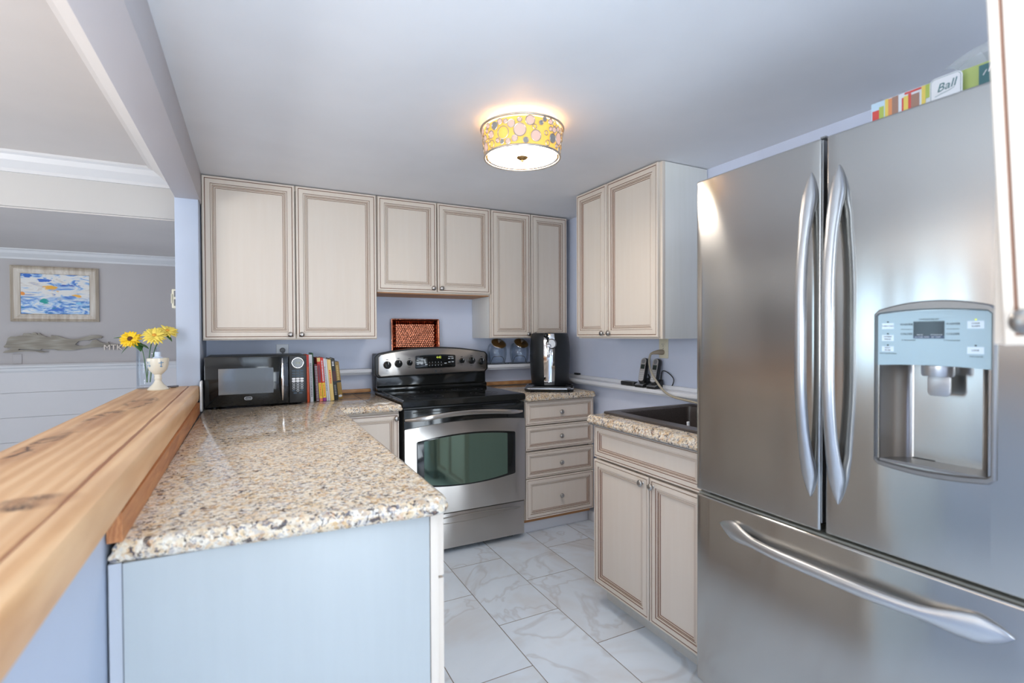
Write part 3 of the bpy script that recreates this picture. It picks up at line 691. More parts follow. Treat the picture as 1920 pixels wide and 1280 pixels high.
mb.add(vs, [(i, (i+1) % n, n+(i+1) % n, n+i) for i in range(n)]); mb.text('Sunbeam', .0085, fy(-.0165, y0-.001, .942)); mb.build('logo', 'pale', md_, world=True)
mb = MB(); mb.box(.1815, x1, y0, y0+.03, z0, z1-.002); mp = mb.build('control_panel', 'black', mw, bevel=.004, world=True)
mb = MB(); mb.tube([(.2245+.0285*math.cos(a), y0-.003, 1.1215+.0275*math.sin(a)) for a in [2*PI*i/40 for i in range(40)]], (.0035), 10, closed=True); mb.build('display_ring', 'chrome', mp, smooth=60, world=True)
mb = MB(); mb.lathe([(0, .0), (.026, 0)], 40, X=fy(.2245, y0-.001, 1.1215)); mb.build('display', 'blackgloss', mp, world=True)
mb = MB(); mb.text('1:12', .014, fy(.2255, y0-.0016, 1.121)); mb.build('display_digits', flat('dim digits', 150, 150, 70), mp, world=True)
MT['dimblue'] = flat('dim blue key', 58, 76, 92)
for r_, z_ in enumerate((1.078, 1.064, 1.050)):
    for c_ in range(3):
        x_ = .204+.0205*c_; MB().prism(rrect(x_-.0085, x_+.0085, z_-.004, z_+.004, .003), 'y', y0-.001, y0+.001).build('key', 'dimblue', mp, world=True)
for z_ in (1.0345, 1.022):
    for c_ in range(3):
        x_ = .204+.0205*c_; MB().prism(rrect(x_-.009, x_+.009, z_-.005, z_+.005, .0045), 'y', y0-.0014, y0+.001).build('key', 'white', mp, world=True)
for i in range(10):
    x_, z_ = (.204+.0205*(i % 3), 1.008-.0125*(i//3)) if i < 9 else (.2245, 1.008-.0125*3)
    mb = MB(); mb.tube([(x_+.0062*math.cos(a), y0-.0008, z_+.0056*math.sin(a)) for a in [2*PI*k/16 for k in range(16)]], .0007, 6, closed=True); mb.text('1234567890'[i], .0075, fy(x_, y0-.0006, z_)); mb.build('key', 'pale', mp, world=True)
for x_, z_ in ((.204, .9705), (.245, .9705), (.211, .957), (.238, .957)):
    MB().prism(rrect(x_-.009, x_+.009, z_-.0035, z_+.0035, .003), 'y', y0-.001, y0+.001).build('key', 'dimblue', mp, world=True)
for x_ in (x0+.04, x1-.04):
    for y_ in (y0+.05, 3.32): MB().lathe([(.014, TOP), (.016, TOP+.014)], 16, X=T(x_, y_, 0), cap=True).build('foot', 'black', mw, world=True)
mb = MB(); mb.prism(rrect(2.935, 3.025, TOP, 1.045, .02), 'x', -.229, -.221)
tag(mb.build('cutting_board', 'white', bevel=.002), 'thin white board standing between the bar and the microwave', 'board')

# ------------------------------------------------------------------ books
def book(label, x, y, wdt, h, dep, lean, cov, parts=(), pages=True):
    t = thing('book', label, 'book', (x, y, TOP+.0005), 0, 'cookbooks standing beside the microwave')
    t.rotation_euler = (0, -R(lean), 0)
    mb = MB(); c = .0022
    mb.box(0, c, 0, dep, 0, h); mb.box(wdt-c, wdt, 0, dep, 0, h); mb.box(c, wdt-c, 0, c, 0, h)
    cv = mb.build('cover', cov, t, bevel=.0006)
    if pages: MB().box(c, wdt-c, c, dep-.004, .003, h-.003).build('pages', flat('pages', 226, 218, 200), t)
    for kind, a, b, m_ in parts:
        if kind == 'band': MB().box(-.0003, wdt+.0003, -.0006, .002, a, b).build('spine_band', m_, cv)
        elif kind == 'marks':
            mb = MB(); z_ = a
            while z_ < b:
                l_ = random.uniform(.004, .008); mb.box(wdt*.3, wdt*.72, -.0009, 0, z_, min(b, z_+l_)); z_ += l_+.003
            merge(cv, mb.build('spine_lettering', m_, cv))
        elif kind == 'oval':
            mb = MB(); mb.lathe([(0, 0), (.5, 0)], 24, X=T(wdt/2, -.0008, (a+b)/2) @ ROT(PI/2, 'X') @ Matrix.Diagonal((wdt*.8, (b-a), 1, 1))); mb.build('spine_panel', m_, cv)
    return t
YB = 3.085
MT['bkred'] = flat('book red', 208, 52, 40); MT['bkor'] = flat('book orange', 226, 92, 48); MT['bkw'] = flat('book white', 214, 216, 222); MT['bky'] = flat('book yellow', 236, 200, 50)
MT['bkcream'] = flat('book tan', 226, 196, 124); MT['bkblk'] = flat('book black', 34, 38, 38); MT['bkgold'] = flat('book gold', 160, 126, 62); MT['bkplum'] = flat('book plum', 116, 44, 62)
MT['bkpurp'] = flat('book purple', 150, 50, 132); MT['bkgrn'] = flat('book green', 36, 84, 48); MT['bkpink'] = flat('book pink', 228, 120, 96)
CUR = [.2795, None]
def shelve(label, t, h, lean, cov, parts=(), dy=0, dep=.19):
    t *= 1.07
    if CUR[1]:
        pl_, ph = CUR[1]; CUR[0] += max(0, min(h, ph)*(math.tan(R(lean))-math.tan(R(pl_))))
    b = book(label, CUR[0], YB+dy, t, h, dep, lean, cov, parts); CUR[0] += t/math.cos(R(lean))+.0006; CUR[1] = (lean, h)
    return b, t
shelve('thin red and orange paperback leaning against the microwave', .011, .268, .6, 'bkor', [('band', .20, .268, 'bkred'), ('marks', .06, .19, 'bkpink')])
shelve('tall pale grey paperback beside the thin red one', .016, .268, 1.4, 'bkw', [('marks', .03, .22, 'grey')])
shelve('dark green book set back behind the spiral cookbook, tallest of the row', .010, .276, 1.7, 'bkgrn', (), .05, .14)
sp, tsp = shelve('spiral bound cookbook with a white coil spine', .013, .213, 2.4, 'bkplum', (), .004)
mb = MB()
for i in range(26): mb.tube([(tsp/2+.0066*math.cos(a), -.001+.005*math.sin(a), .006+i*.0078) for a in [2*PI*k/10 for k in range(10)]], .0016, 6, closed=True)
mb.tube([(tsp/2, .003, .004), (tsp/2, .003, .208)], .0012, 6); mb.build('coil', 'bkw', sp, smooth=60)
shelve('red and yellow cookbook with a dark oval on its spine', .015, .250, 3.2, 'bkred', [('band', .018, .106, 'bky'), ('band', 0, .018, 'bkpink'), ('band', .228, .250, 'bkcream'), ('oval', .106, .216, 'bkplum'), ('marks', .03, .10, 'bkor')])
shelve('red and yellow cookbook with a purple foot on its spine', .015, .250, 3.9, 'bkred', [('band', .020, .106, 'bky'), ('band', 0, .020, 'bkpurp'), ('marks', .115, .235, 'bkw'), ('marks', .03, .10, 'bkor')])
shelve('slim white paperback right of the red and yellow pair', .009, .246, 4.3, 'bkw', [('marks', .06, .2, 'grey')])
shelve('second slim white paperback beside the tan book', .008, .242, 4.5, 'bkw')
shelve('thick tan paperback between the white and black spines', .019, .238, 4.6, 'bkcream', [('marks', .10, .18, 'bkor')])
shelve('black hardback with white lettering near the end of the row', .022, .243, 4.8, 'bkblk', [('marks', .20, .228, 'bkw'), ('band', .11, .17, flat('book maroon', 74, 36, 36)), ('marks', .03, .09, 'grey')], .015)
shelve('gold hardback at the right end of the row of books', .024, .222, 6.0, 'bkgold', [('band', .100, .110, 'bkblk'), ('marks', .115, .20, 'bkcream'), ('oval', .012, .026, 'bkw')], .05, .16)

# ------------------------------------------------------------------ outlets and cords
def outlet(label, X, two=True, cm='ivory'):
    t = thing('wall_outlet', label, 'outlet'); t.matrix_basis = X
    mb = MB(); slab(mb, rrect(-.035, .035, -.0575, .0575, .004), [(0, 0), (.004, 0), (.006, .002)], X=None); mb.build('plate', cm, t, smooth=30)
    for z_ in (-.0195, .0195):
        mb = MB(); mb.prism([(p[0]*.017, p[1]*.0145+z_) for p in arc(0, 0, 1, 0, 345, 23)], 'z', .0055, .0072); q = mb.build('socket', cm, t)
        mb = MB(); mb.box(-.0075, -.0055, z_+.000, z_+.008, .0070, .0076); mb.box(.0055, .0075, z_+.001, z_+.007, .0070, .0076); mb.prism(arc(0, z_-.006, .0025, 0, 330, 11), 'z', .0070, .0076); mb.build('slot', 'darkgap', q)
    MB().lathe([(.003, .006), (.002, .0075), (0, .0077)], 12).build('screw', 'nickel', t, smooth=40)
    return t
XR = Matrix.Translation((RW-.0005, 2.197, 1.188)) @ Matrix(((0, 0, -1, 0), (-1, 0, 0, 0), (0, 1, 0, 0), (0, 0, 0, 1)))
outlet('ivory wall outlet above the cordless telephones with a tan plug in it', XR)
XB = Matrix.Translation((.172, BW-.0005, 1.160)) @ Matrix(((1, 0, 0, 0), (0, 0, -1, 0), (0, 1, 0, 0), (0, 0, 0, 1)))
outlet('pale wall outlet half hidden behind the microwave', XB, cm='lgreyp' if 'lgreyp' in MT else 'trim')
mb = MB(); mb.lathe([(.016, 0), (.016, .012), (.011, .022), (0, .022)], 20, X=XB @ T(0, .0195, .008)); mb.tube([(.172, 3.432, 1.176), (.172, 3.415, 1.15), (.172, 3.40, 1.05), (.172, 3.40, .95)], .004, 8)
tag(mb.build('power_cord', 'grey', smooth=50), 'grey plug and cord behind the microwave', 'cord')
def spline(pts, n=8):
    P = [Vector(p) for p in pts]; out = []
    for i in range(len(P)-1):
        p0 = P[max(0, i-1)]; p1 = P[i]; p2 = P[i+1]; p3 = P[min(len(P)-1, i+2)]
        for k in range(n):
            t = k/n; out.append(tuple(.5*((2*p1)+(p2-p0)*t+(2*p0-5*p1+4*p2-p3)*t*t+(3*p1-p0-3*p2+p3)*t**3)))
    out.append(tuple(P[-1])); return out
t = thing('power_cord', 'tan appliance cord running from the outlet down behind the refrigerator', 'cord', (2.06, 2.1, .93))
MT['tan'] = flat('tan rubber', 166, 150, 130); MT['cordc'] = flat('tan cord', 178, 168, 150)
mb = MB(); mb.tube([(2.104, 2.200, 1.166), (2.085, 2.200, 1.166), (2.07, 2.205, 1.166), (2.055, 2.222, 1.162), (2.046, 2.235, 1.156)], [.015, .015, .013, .009, .006], 14); mb.build('plug', 'tan', t, smooth=50, world=True)
mb = MB(); mb.tube(spline([(2.046, 2.235, 1.156), (2.035, 2.235, 1.12), (2.025, 2.215, 1.07), (2.012, 2.165, 1.02), (2.0, 2.09, .965), (1.995, 2.02, .938), (1.995, 1.93, .928), (2.0, 1.80, .920), (2.0, 1.5, .915), (2.0, 1.31, .912)]), .0062, 10); mb.build('cable', 'cordc', t, smooth=60, world=True)

# ------------------------------------------------------------------ telephones
LZ = .957
def phone(label, y, yawd):
    t = thing('cordless_phone', label, 'telephone', (2.062, y, LZ), R(yawd), 'cordless telephones on the ledge')
    # local: front = -X
    mb = MB(); mb.prism([(-.040, 0), (-.040, .014), (-.034, .018), (-.004, .028), (.022, .052), (.030, .052), (.038, .0)], 'y', -.031, .031)
    mb.build('charging_cradle', 'black', t, bevel=.003)
    mb = MB(); mb.prism([(-.0405, .0135), (-.034, .0190), (-.012, .0270), (-.012, .0255), (-.034, .0165)], 'y', -.032, .032); mb.build('cradle_trim', 'satin', t)
    X_ = T(-.012, 0, .022) @ ROT(R(13), 'Y')
    hs = thing('handset', label, 'x'); del hs['label']; del hs['category']; hs.parent = t; hs.matrix_basis = X_
    mb = MB(); slab(mb, [(p[0], p[1]) for p in rrect(-.0235, .0235, 0, .152, .02, 6)], [(0, .003), (.004, 0), (.020, 0), (.026, .005)], X=Matrix(((0, 0, -1, .012), (1, 0, 0, 0), (0, 1, 0, 0), (0, 0, 0, 1))))
    mb.build('handset_shell', 'black', hs, smooth=40)
    F_ = Matrix(((0, 0, -1, -.0142), (-1, 0, 0, 0), (0, 1, 0, 0), (0, 0, 0, 1)))
    mb = MB(); slab(mb, rrect(-.020, .020, .012, .149, .017, 6), [(0, 0), (.0012, .0005)], X=F_); fp = mb.build('face_plate', 'satin', hs, smooth=40)
    mb = MB(); slab(mb, rrect(-.0145, .0145, .085, .112, .002), [(.001, 0), (.0018, .0003)], X=F_); mb.build('screen', flat('phone lcd', 40, 52, 48), hs)
    mb = MB(); slab(mb, rrect(-.012, .012, .118, .143, .010), [(.001, 0), (.0018, .0005)], X=F_); mb.build('speaker', 'grey', hs)
    mb = MB()
    for r_ in range(5):
        for c_ in (-1, 0, 1): mb.box(c_*.0115-.0042, c_*.0115+.0042, .022+.0118*r_-.0032, .022+.0118*r_+.0032, .001, .0024, X=F_)
    mb.build('keypad', flat('silver key', 214, 214, 216), hs)
    return t
# the handset empty is one level too deep for its meshes: flatten below
phone('cordless telephone standing in the left of two charging cradles', 2.315, 6)
phone('cordless telephone in the right-hand charging cradle under the outlet', 2.215, 6)
for o in [o for o in bpy.data.objects if o.name.startswith('handset') and o.type == 'EMPTY']:
    ch = list(o.children); Xo = o.matrix_basis.copy(); p = o.parent
    shell = [c for c in ch if c.name.startswith('handset_shell')][0]
    for c in ch:
        if c is shell: c.parent = p; c.matrix_basis = Xo; c.name = 'handset_body'
        else: c.parent = shell
    bpy.data.objects.remove(o)
mb = MB(); slab(mb, rrect(2.375, 2.50, -.028, .022, .012), [(0, .004), (.006, 0), (.020, 0), (.024, .003)], X=Matrix(((0, 1, 0, 2.066), (1, 0, 0, 0), (0, 0, 1, LZ), (0, 0, 0, 1))))
hb = thing('charging_dock', 'flat black empty telephone cradle lying left of the two handsets', 'charger', (2.066, 2.44, LZ))
mb.build('shell', 'black', hb, smooth=40, world=True)
MB().box(2.046, 2.082, 2.385, 2.49, LZ+.0235, LZ+.0252).build('top_plate', 'grey', hb, bevel=.001, world=True)
mb = MB(); mb.tube(spline([(2.098, 2.21, .985), (2.09, 2.19, 1.055), (2.094, 2.15, 1.052), (2.098, 2.11, 1.02), (2.099, 2.118, .985), (2.098, 2.14, .964)]), .0028, 8)
tag(mb.build('thin_cable', 'black', smooth=60), 'thin black cord looping behind the right telephone', 'cord')
mb = MB(); mb.tube(spline([(2.096, 2.31, 1.03), (2.092, 2.285, 1.005), (2.092, 2.262, 1.01), (2.096, 2.245, 1.03)]), .004, 8); mb.tube(spline([(2.09, 2.305, 1.01), (2.086, 2.28, .99), (2.09, 2.255, .995)]), .004, 8)
tag(mb.build('thin_cable', 'black', smooth=60), 'bundled black cord between the two telephone cradles', 'cord')
MB().box(2.085, 2.106, 3.02, 3.075, .979, .992).build('clip', 'black', bevel=.002)
tag(bpy.data.objects['clip'], 'small black clip at the far end of the right ledge', 'clip')

# ------------------------------------------------------------------ beer dispenser
bd = thing('beer_dispenser', 'black barrel-shaped beer tap appliance with chrome stripe and drip tray', 'drink dispenser', (1.862, 3.045, TOP), R(-33))
prof = [(.0, .03), (.122, .03), (.128, .036), (.134, .10), (.139, .18), (.1405, .24), (.138, .30), (.131, .36), (.126, .381), (.116, .389), (0, .391)]
mb = MB(); mb.lathe([(r, z) for r, z in prof], 56); b_ = mb.build('barrel', 'blackmat', bd, smooth=40)
# chrome stripe following the barrel front, centred at angle
def strip(mb, a0, a1, z0, z1, off, n=6, nz=14, ang=-PI/2):
    def rad(z):
        for (r1, q1), (r2, q2) in zip(prof[1:-1], prof[2:]):
            if q1 <= z <= q2: return r1+(r2-r1)*(z-q1)/max(1e-6, q2-q1)
        return prof[-2][0]
    vs = []
    for j in range(nz+1):
        z = z0+(z1-z0)*j/nz; r = rad(z)+off
        for i in range(n+1): a = ang+a0+(a1-a0)*i/n; vs.append((r*math.cos(a), r*math.sin(a), z))
    fs = [(j*(n+1)+i, j*(n+1)+i+1, (j+1)*(n+1)+i+1, (j+1)*(n+1)+i) for j in range(nz) for i in range(n)]
    mb.add(vs, fs)
mb = MB(); strip(mb, -.27, .27, .036, .383, .0022); mb.build('chrome_stripe', 'chrome', bd, smooth=40)
mb = MB(); mb.lathe([(0, .0), (.036, .0), (.036, .02), (.028, .03), (0, .03)], 28, X=T(.014, -.142, .315) @ ROT(PI/2, 'X')); mb.build('tap_housing', 'nickel', bd, smooth=40)
mb = MB(); mb.tube([(-.004, -.150, .290), (-.004, -.185, .290), (-.004, -.188, .27), (-.004, -.188, .225)], [.012, .013, .011, .0075], 14); mb.tube([(.012, -.165, .28), (.012, -.172, .235)], [.006, .005], 10)
mb.lathe([(0, 0), (.018, 0), (.018, .014), (.012, .02), (0, .02)], 24, X=T(-.004, -.158, .300) @ ROT(PI/2, 'X')); mb.build('tap', 'chrome', bd, smooth=40)
mb = MB(); mb.tube([(-.004, -.165, .318), (-.010, -.175, .345), (-.016, -.182, .362)], [.005, .006, .008], 10)
mb.lathe([(.018*math.sin(PI*i/10), -.018*math.cos(PI*i/10)) for i in range(11)], 20, X=T(-.020, -.184, .372)); mb.build('tap_lever', 'blackgloss', bd, smooth=60)
mb = MB(); tp = rrect(-.165, .165, -.255, .09, .05, 8); slab(mb, tp, [(0, .012), (.004, .004), (.016, 0), (.022, .003)]); dt = mb.build('drip_tray', 'blackgloss', bd, smooth=40)
mb = MB(); ringmesh(mb, [(inset(tp, .001), .0215), (inset(tp, .002), .025), (inset(tp, .007), .025), (inset(tp, .008), .0215)]); mb.build('chrome_rim', 'chrome', dt, smooth=40)
mb = MB()
for i in range(13): mb.box(-.145, .145, -.24+.0095*i, -.236+.0095*i, .0215, .0235)
mb.build('drip_grate', flat('grate', 120, 122, 126), dt)
MB().lathe([(.105, .0), (.112, .03)], 40, cap=True).build('pedestal', 'black', bd)

# ------------------------------------------------------------------ glass jars in a wire rack
def jar(label, x):
    t = thing('glass_jar', label, 'jar', (x, 3.382, 1.056), 0, 'glass cookie jars on the ledge')
    mb = MB(); out = [(.0, .002), (.052, .002), (.060, .006), (.068, .03), (.074, .07), (.073, .105), (.064, .135), (.052, .15)]
    mb.lathe(out+[(r-.003, z) for r, z in out[::-1][:-2]]+[(0, .006)], 40); mb.build('bowl', 'glass', t, smooth=50)
    X_ = T(0, -.030, .150) @ ROT(R(38), 'X')
    mb = MB(); mb.lathe([(.0, .010), (.040, .010), (.052, .004), (.055, 0), (.050, -.003), (0, -.003)], 40, X=X_); ld = mb.build('lid', 'brass', t, smooth=40)
    mb = MB(); mb.tube([(.055*math.cos(a), .055*math.sin(a), .0) for a in [2*PI*i/36 for i in range(36)]], .003, 8, closed=True, X=X_); mb.build('lid_rim', 'chrome', ld, smooth=60)
    mb = MB(); mb.lathe([(.007, .009), (.006, .018), (.014, .024), (.014, .032), (.010, .036), (0, .036)], 24, X=X_); mb.build('lid_knob', 'nickel', ld, smooth=40)
jar('clear glass jar with tilted brass lid nearer the range', 1.612)
jar('clear glass jar with tilted brass lid nearer the beer dispenser', 1.800)
mb = MB()
for x_ in (1.555, 1.735):
    mb.tube(spline([(x_-.0, 3.312, 1.112), (x_+.055, 3.312, 1.112), (x_+.075, 3.312, 1.098), (x_+.088, 3.312, 1.062), (x_+.12, 3.312, 1.060)], 6), .0018, 6)
    mb.tube(spline([(x_-.0, 3.312, 1.112), (x_-.012, 3.312, 1.10), (x_-.03, 3.312, 1.059)], 6), .0018, 6)
mb.tube([(1.52, 3.312, 1.0575), (1.92, 3.312, 1.0575)], .002, 6); mb.tube([(1.52, 3.45, 1.0575), (1.92, 3.45, 1.0575)], .002, 6); mb.tube([(1.52, 3.312, 1.0575), (1.52, 3.45, 1.0575)], .002, 6); mb.tube([(1.92, 3.312, 1.0575), (1.92, 3.45, 1.0575)], .002, 6)
tag(mb.build('wire_rack', 'black', smooth=60), 'thin dark wire rack holding the two glass jars', 'rack')

# ------------------------------------------------------------------ refrigerator
fr = thing('refrigerator', 'stainless steel french door refrigerator with water dispenser and bottom freezer', 'refrigerator', (1.72, .825, 0))
MT['frs'] = flat('fridge side grey', 92, 94, 97, .45)
YC = .825
def xf(y): return 1.356+.008*((y-YC)/.44)**2
def plan(y0, y1, back, off=0, n=14):
    return [(xf(y0+(y1-y0)*i/n)-off, y0+(y1-y0)*i/n) for i in range(n+1)]+[(back, y1), (back, y0)]
mb = MB(); mb.box(1.455, 2.085, .392, 1.258, .03, 1.768); mb.build('cabinet_body', 'frs', fr, bevel=.006, world=True)
mb = MB(); mb.box(1.42, 1.46, .40, 1.25, .004, .075); mb.build('toe_grille', 'black', fr, world=True)
mb = MB(); mb.box(1.4305, 1.456, .395, 1.255, .60, 1.72); mb.build('gasket', 'darkgap', fr, world=True)
mb = MB(); mb.prism(plan(.831, 1.265, 1.43), 'z', .737, 1.79); dl = mb.build('door', 'steel', fr, bevel=.006, world=True, seg=3); dl['label'] = 'plain far door'
mb = MB(); mb.prism(plan(.385, .818, 1.43), 'z', .737, 1.79); dr = mb.build('door', 'steel', fr, bevel=.006, world=True, seg=3); dr['label'] = 'near door with dispenser'
mb = MB(); mb.prism(plan(.385, 1.265, 1.43), 'z', .078, .722); dz = mb.build('freezer_drawer', 'steel', fr, bevel=.008, world=True, seg=3)
MB().prism(plan(.386, 1.264, 1.44, -.012), 'z', .7215, .727).build('drawer_lip', flat('drawer lip', 150, 150, 140), dz, world=True)
MB().box(1.385, 1.43, 1.225, 1.262, .722, .737).build('hinge', 'satin', fr, bevel=.002, world=True)
MB().box(1.362, 1.42, .829, .8335, .76, 1.785).build('edge_trim', 'satin', dl, world=True)
MB().prism([(1.36, .822), (1.40, .822), (1.42, .842), (1.36, .836)], 'z', 1.79, 1.794).build('hinge_cap', 'grey', dl, world=True)
# door handles
def sm(a, b, x): t = max(0, min(1, (x-a)/(b-a))); return t*t*(3-2*t)
def grip(path, side, r_end, r_mid, fo_max, par, up):
    pts = []; rs = []; n = 72
    for i in range(n+1):
        t = i/n; e = min(t, 1-t); y, z = path(t)
        fo = .004+(fo_max-.004)*math.sin(min(1, e/.40)*PI/2)**.85; th = .024
        bo = -.004+(fo-th+.004)*sm(.085, .135, e) if e > .085 else -.004
        ra = (r_end+(r_mid-r_end)*sm(.07, .22, e))*min(1, e/.075)**.62
        pts.append((xf(y)-(fo+bo)/2, y, z)); rs.append((max(.0012, ra), max(.0012, (fo-bo)/2)))
    mb = MB(); mb.tube(pts, rs, 20, up=up); return mb.build('handle', 'satin', par, smooth=70, world=True)
grip(lambda t: (.856, 1.704-(1.704-.826)*t), 1, .0195, .0155, .060, dl, (0, 1, 0))
grip(lambda t: (.783, 1.704-(1.704-.826)*t), 1, .0195, .0155, .060, dr, (0, 1, 0))
grip(lambda t: (1.160-(1.160-.440)*t, .645+.008*(2*t-1)**4), 1, .030, .0155, .058, dz, (0, 0, 1))
# dispenser
bpy.context.view_layer.update()
ctt = MB().box(1.30, 1.4285, .484, .688, .962, 1.318).build('cutter', 'steel', recenter=False)
cl = MB().box(1.30, 1.425, .484, .688, .962, 1.318)
ctt.matrix_world = Matrix()
drW = wm(dr); ctt.data.transform(Matrix())
cut(dr, ctt)
def bowprism(poly, f_, b_, mb=None):
    mb = mb or MB(); n = len(poly)
    v = [(xf(y)-f_, y, z) for y, z in poly]+[(xf(y)-b_, y, z) for y, z in poly]
    return mb.add(v, [tuple(range(n)), tuple(range(2*n-1, n-1, -1))]+[(i, (i+1) % n, n+(i+1) % n, n+i) for i in range(n)])
def bowring(po, pi_, f0, f1, b_, mb):
    n = len(po); vs = []
    for p, o_ in ((po, b_), (po, f0), (inset(po, .003), f1), (inset(pi_, -.003), f1), (pi_, f0-.002), (pi_, b_)): vs += [(xf(y)-o_, y, z) for y, z in p]
    fs = [((k*n+i), (k*n+(i+1) % n), ((k+1)*n+(i+1) % n), ((k+1)*n+i)) for k in range(5) for i in range(n)]
    return mb.add(vs, fs)
OUT = arched(.470, .698, .955, .952, 1.328, 1.343, 1.326, .010, .944); INN = arched(.479, .692, .968, .963, 1.315, 1.322, 1.316, .006, .958)
MT['dframe'] = mat('dispenser frame metal', (.33, .32, .31), .42, 1.0)
mb = MB(); bowring(OUT, INN, .004, .007, -.02, mb); df = mb.build('dispenser_frame', 'dframe', dr, smooth=35, world=True)
PAN = [(.480, 1.193), (.53, 1.196), (.585, 1.197), (.64, 1.196), (.691, 1.193)]+[(p[0], p[1]) for p in archtop(.480, .691, 1.315, 1.321, 1.315, 10)[::-1]]
cp_ = bowprism(PAN, .0015, -.03).build('control_panel', 'lgrey', df, world=True, smooth=30)
# recess liner: curved back
cv = []
for i in range(25):
    t = i/24; y = .486+.200*t; d = .073*min(1, math.sin(PI*t)*1.9)**.55 if 0 < t < 1 else 0.0
    cv.append((xf(y)-.001+d, y))
off = [(x+.003, y) for x, y in cv]
mb = MB(); mb.prism(cv+off[::-1], 'z', .964, 1.194); ln = mb.build('recess_liner', 'rsteel', df, smooth=40, world=True)
mb = MB(); mb.prism(cv, 'z', .962, .968); mb.build('drip_shelf', 'dframe', df, world=True)
mb = MB(); mb.prism([(x+.010*(1 if True else 0), y) for x, y in cv[3:-3]]+[], 'z', .968, .9695); mb.build('drip_slot', 'darkgap', df, world=True)
mb = MB(); mb.lathe([(0, 1.172), (.028, 1.172), (.030, 1.176), (.030, 1.196)], 32, X=T(1.385, .582, 0)); mb.build('nozzle', 'satin', df, smooth=40, world=True)
mb = MB(); mb.prism(rrect(.560, .604, 1.126, 1.176, .010), 'x', 1.388, 1.394); mb.build('paddle', 'satin', df, bevel=.0015, world=True)
def fx(y, z, o_=.0018): return T(xf(y)-o_, y, z) @ Matrix(((0, 0, -1, 0), (-1, 0, 0, 0), (0, 1, 0, 0), (0, 0, 0, 1)))
lcd = bowprism([(.559, 1.258), (.617, 1.258), (.617, 1.296), (.559, 1.296)], .0025, 0).build('display', 'blackgloss', cp_, world=True)
MT['lcdblue'] = flat('lcd legend', 76, 90, 112)
leg = bowprism([(.559, 1.2575), (.617, 1.2575), (.617, 1.2635), (.559, 1.2635)], .0028, 0).build('display_legend', 'lcdblue', cp_, world=True)
mb = MB(); mb.text('ACTUAL TEMP', .0042, fx(.600, 1.2605, .003)); mb.text('SET TEMP', .0042, fx(.574, 1.2605, .003)); mb.text('FREEZER', .0032, fx(.604, 1.2657, .0028)); mb.text('REFRIGERATOR', .0032, fx(.573, 1.2657, .0028))
merge(lcd, leg, mb.build('display_print', 'pale', cp_, world=True))
mb = MB()
mb.text('TEMPERATURE SET', .0046, fx(.588, 1.3005)); mb.text('WARMER', .0062, fx(.631, 1.2895)); mb.text('COLDER', .0062, fx(.631, 1.2675)); mb.text('WARMER', .0062, fx(.544, 1.2895)); mb.text('COLDER', .0062, fx(.544, 1.2675))
mb.text('0 F Recommended', .0036, fx(.627, 1.2535)); mb.text('37 F Recommended', .0036, fx(.546, 1.2535))
for y in (.631, .544): mb.box(-.0115, .0115, -.0004, .0004, 0, .0003, X=fx(y, 1.2785))
mb.text('Hold 3 seconds to Reset', .0036, fx(.669, 1.2215)); mb.text('Hold 3 seconds', .0036, fx(.504, 1.2195))
merge(cp_, mb.build('panel_print', 'ink', cp_, world=True))
MT['pbtn'] = flat('panel button', 226, 238, 246)
for (y0, y1, z0_, z1_, l1, l2, on) in ((.657, .682, 1.2795, 1.2935, 'TURBO COOL', '', 0), (.657, .682, 1.2510, 1.2655, 'EXPRESS', 'FREEZE', 0), (.657, .682, 1.2260, 1.2385, 'RESET', 'FILTER', 0), (.491, .519, 1.2785, 1.2950, 'DOOR', 'ALARM', 1), (.491, .519, 1.2250, 1.2400, 'LOCK', '', 0)):
    bt = bowprism([(y0, z0_), (y1, z0_), (y1, z1_), (y0, z1_)], .0024, 0).build('button', 'pbtn', cp_, world=True)
    ym, zm = (y0+y1)/2, (z0_+z1_)/2; mb = MB()
    if l2: mb.text(l1, .0045, fx(ym, zm+.003, .0026)); mb.text(l2, .0045, fx(ym, zm-.003, .0026))
    else: mb.text(l1, .0040 if len(l1) > 5 else .0048, fx(ym, zm, .0026))
    merge(bt, mb.build('button_lettering', 'ink', cp_, world=True))
    bowprism([(ym-.0015, z1_+.0015), (ym+.0015, z1_+.0015), (ym+.0015, z1_+.0040), (ym-.0015, z1_+.0040)], .0026, 0).build('indicator_light', 'led' if on else 'darkgap', cp_, world=True)

# boxes on top of the refrigerator
FT = 1.769
bA = thing('canning_box', 'carton with food pictures and a white oval script label on top of the refrigerator', 'box', (1.49, .66, FT))
mb = MB(); mb.box(1.4380, 1.5780, .614, .752, FT, 1.8630); ca = mb.build('carton', flat('carton white', 226, 230, 236), bA, bevel=.002, world=True)
PK = [0]
def patch(par, y0, y1, z0_, z1_, m_, nm='printed_picture', x_=1.4375):
    PK[0] += 1; x_ -= .00012*PK[0]; MB().box(x_, x_+.001, y0, y1, z0_, z1_).build(nm, m_, par, world=True)
MT['p1'] = flat('print red', 216, 84, 78); MT['p2'] = flat('print yellow', 232, 206, 104); MT['p3'] = flat('print brown', 164, 128, 112); MT['p4'] = flat('print green', 178, 194, 96); MT['p5'] = flat('print sky', 196, 220, 236); MT['p6'] = flat('print orange', 228, 148, 98)
patch(ca, .720, .7515, FT+.035, 1.8620, 'p5'); patch(ca, .733, .749, FT+.02, 1.8420, 'p1'); patch(ca, .722, .733, FT+.02, 1.8480, 'p4'); patch(ca, .712, .7195, FT+.02, 1.8615, 'p2'); patch(ca, .7035, .712, FT+.02, 1.8600, 'p6'); patch(ca, .690, .7035, FT+.02, 1.8610, 'p3')
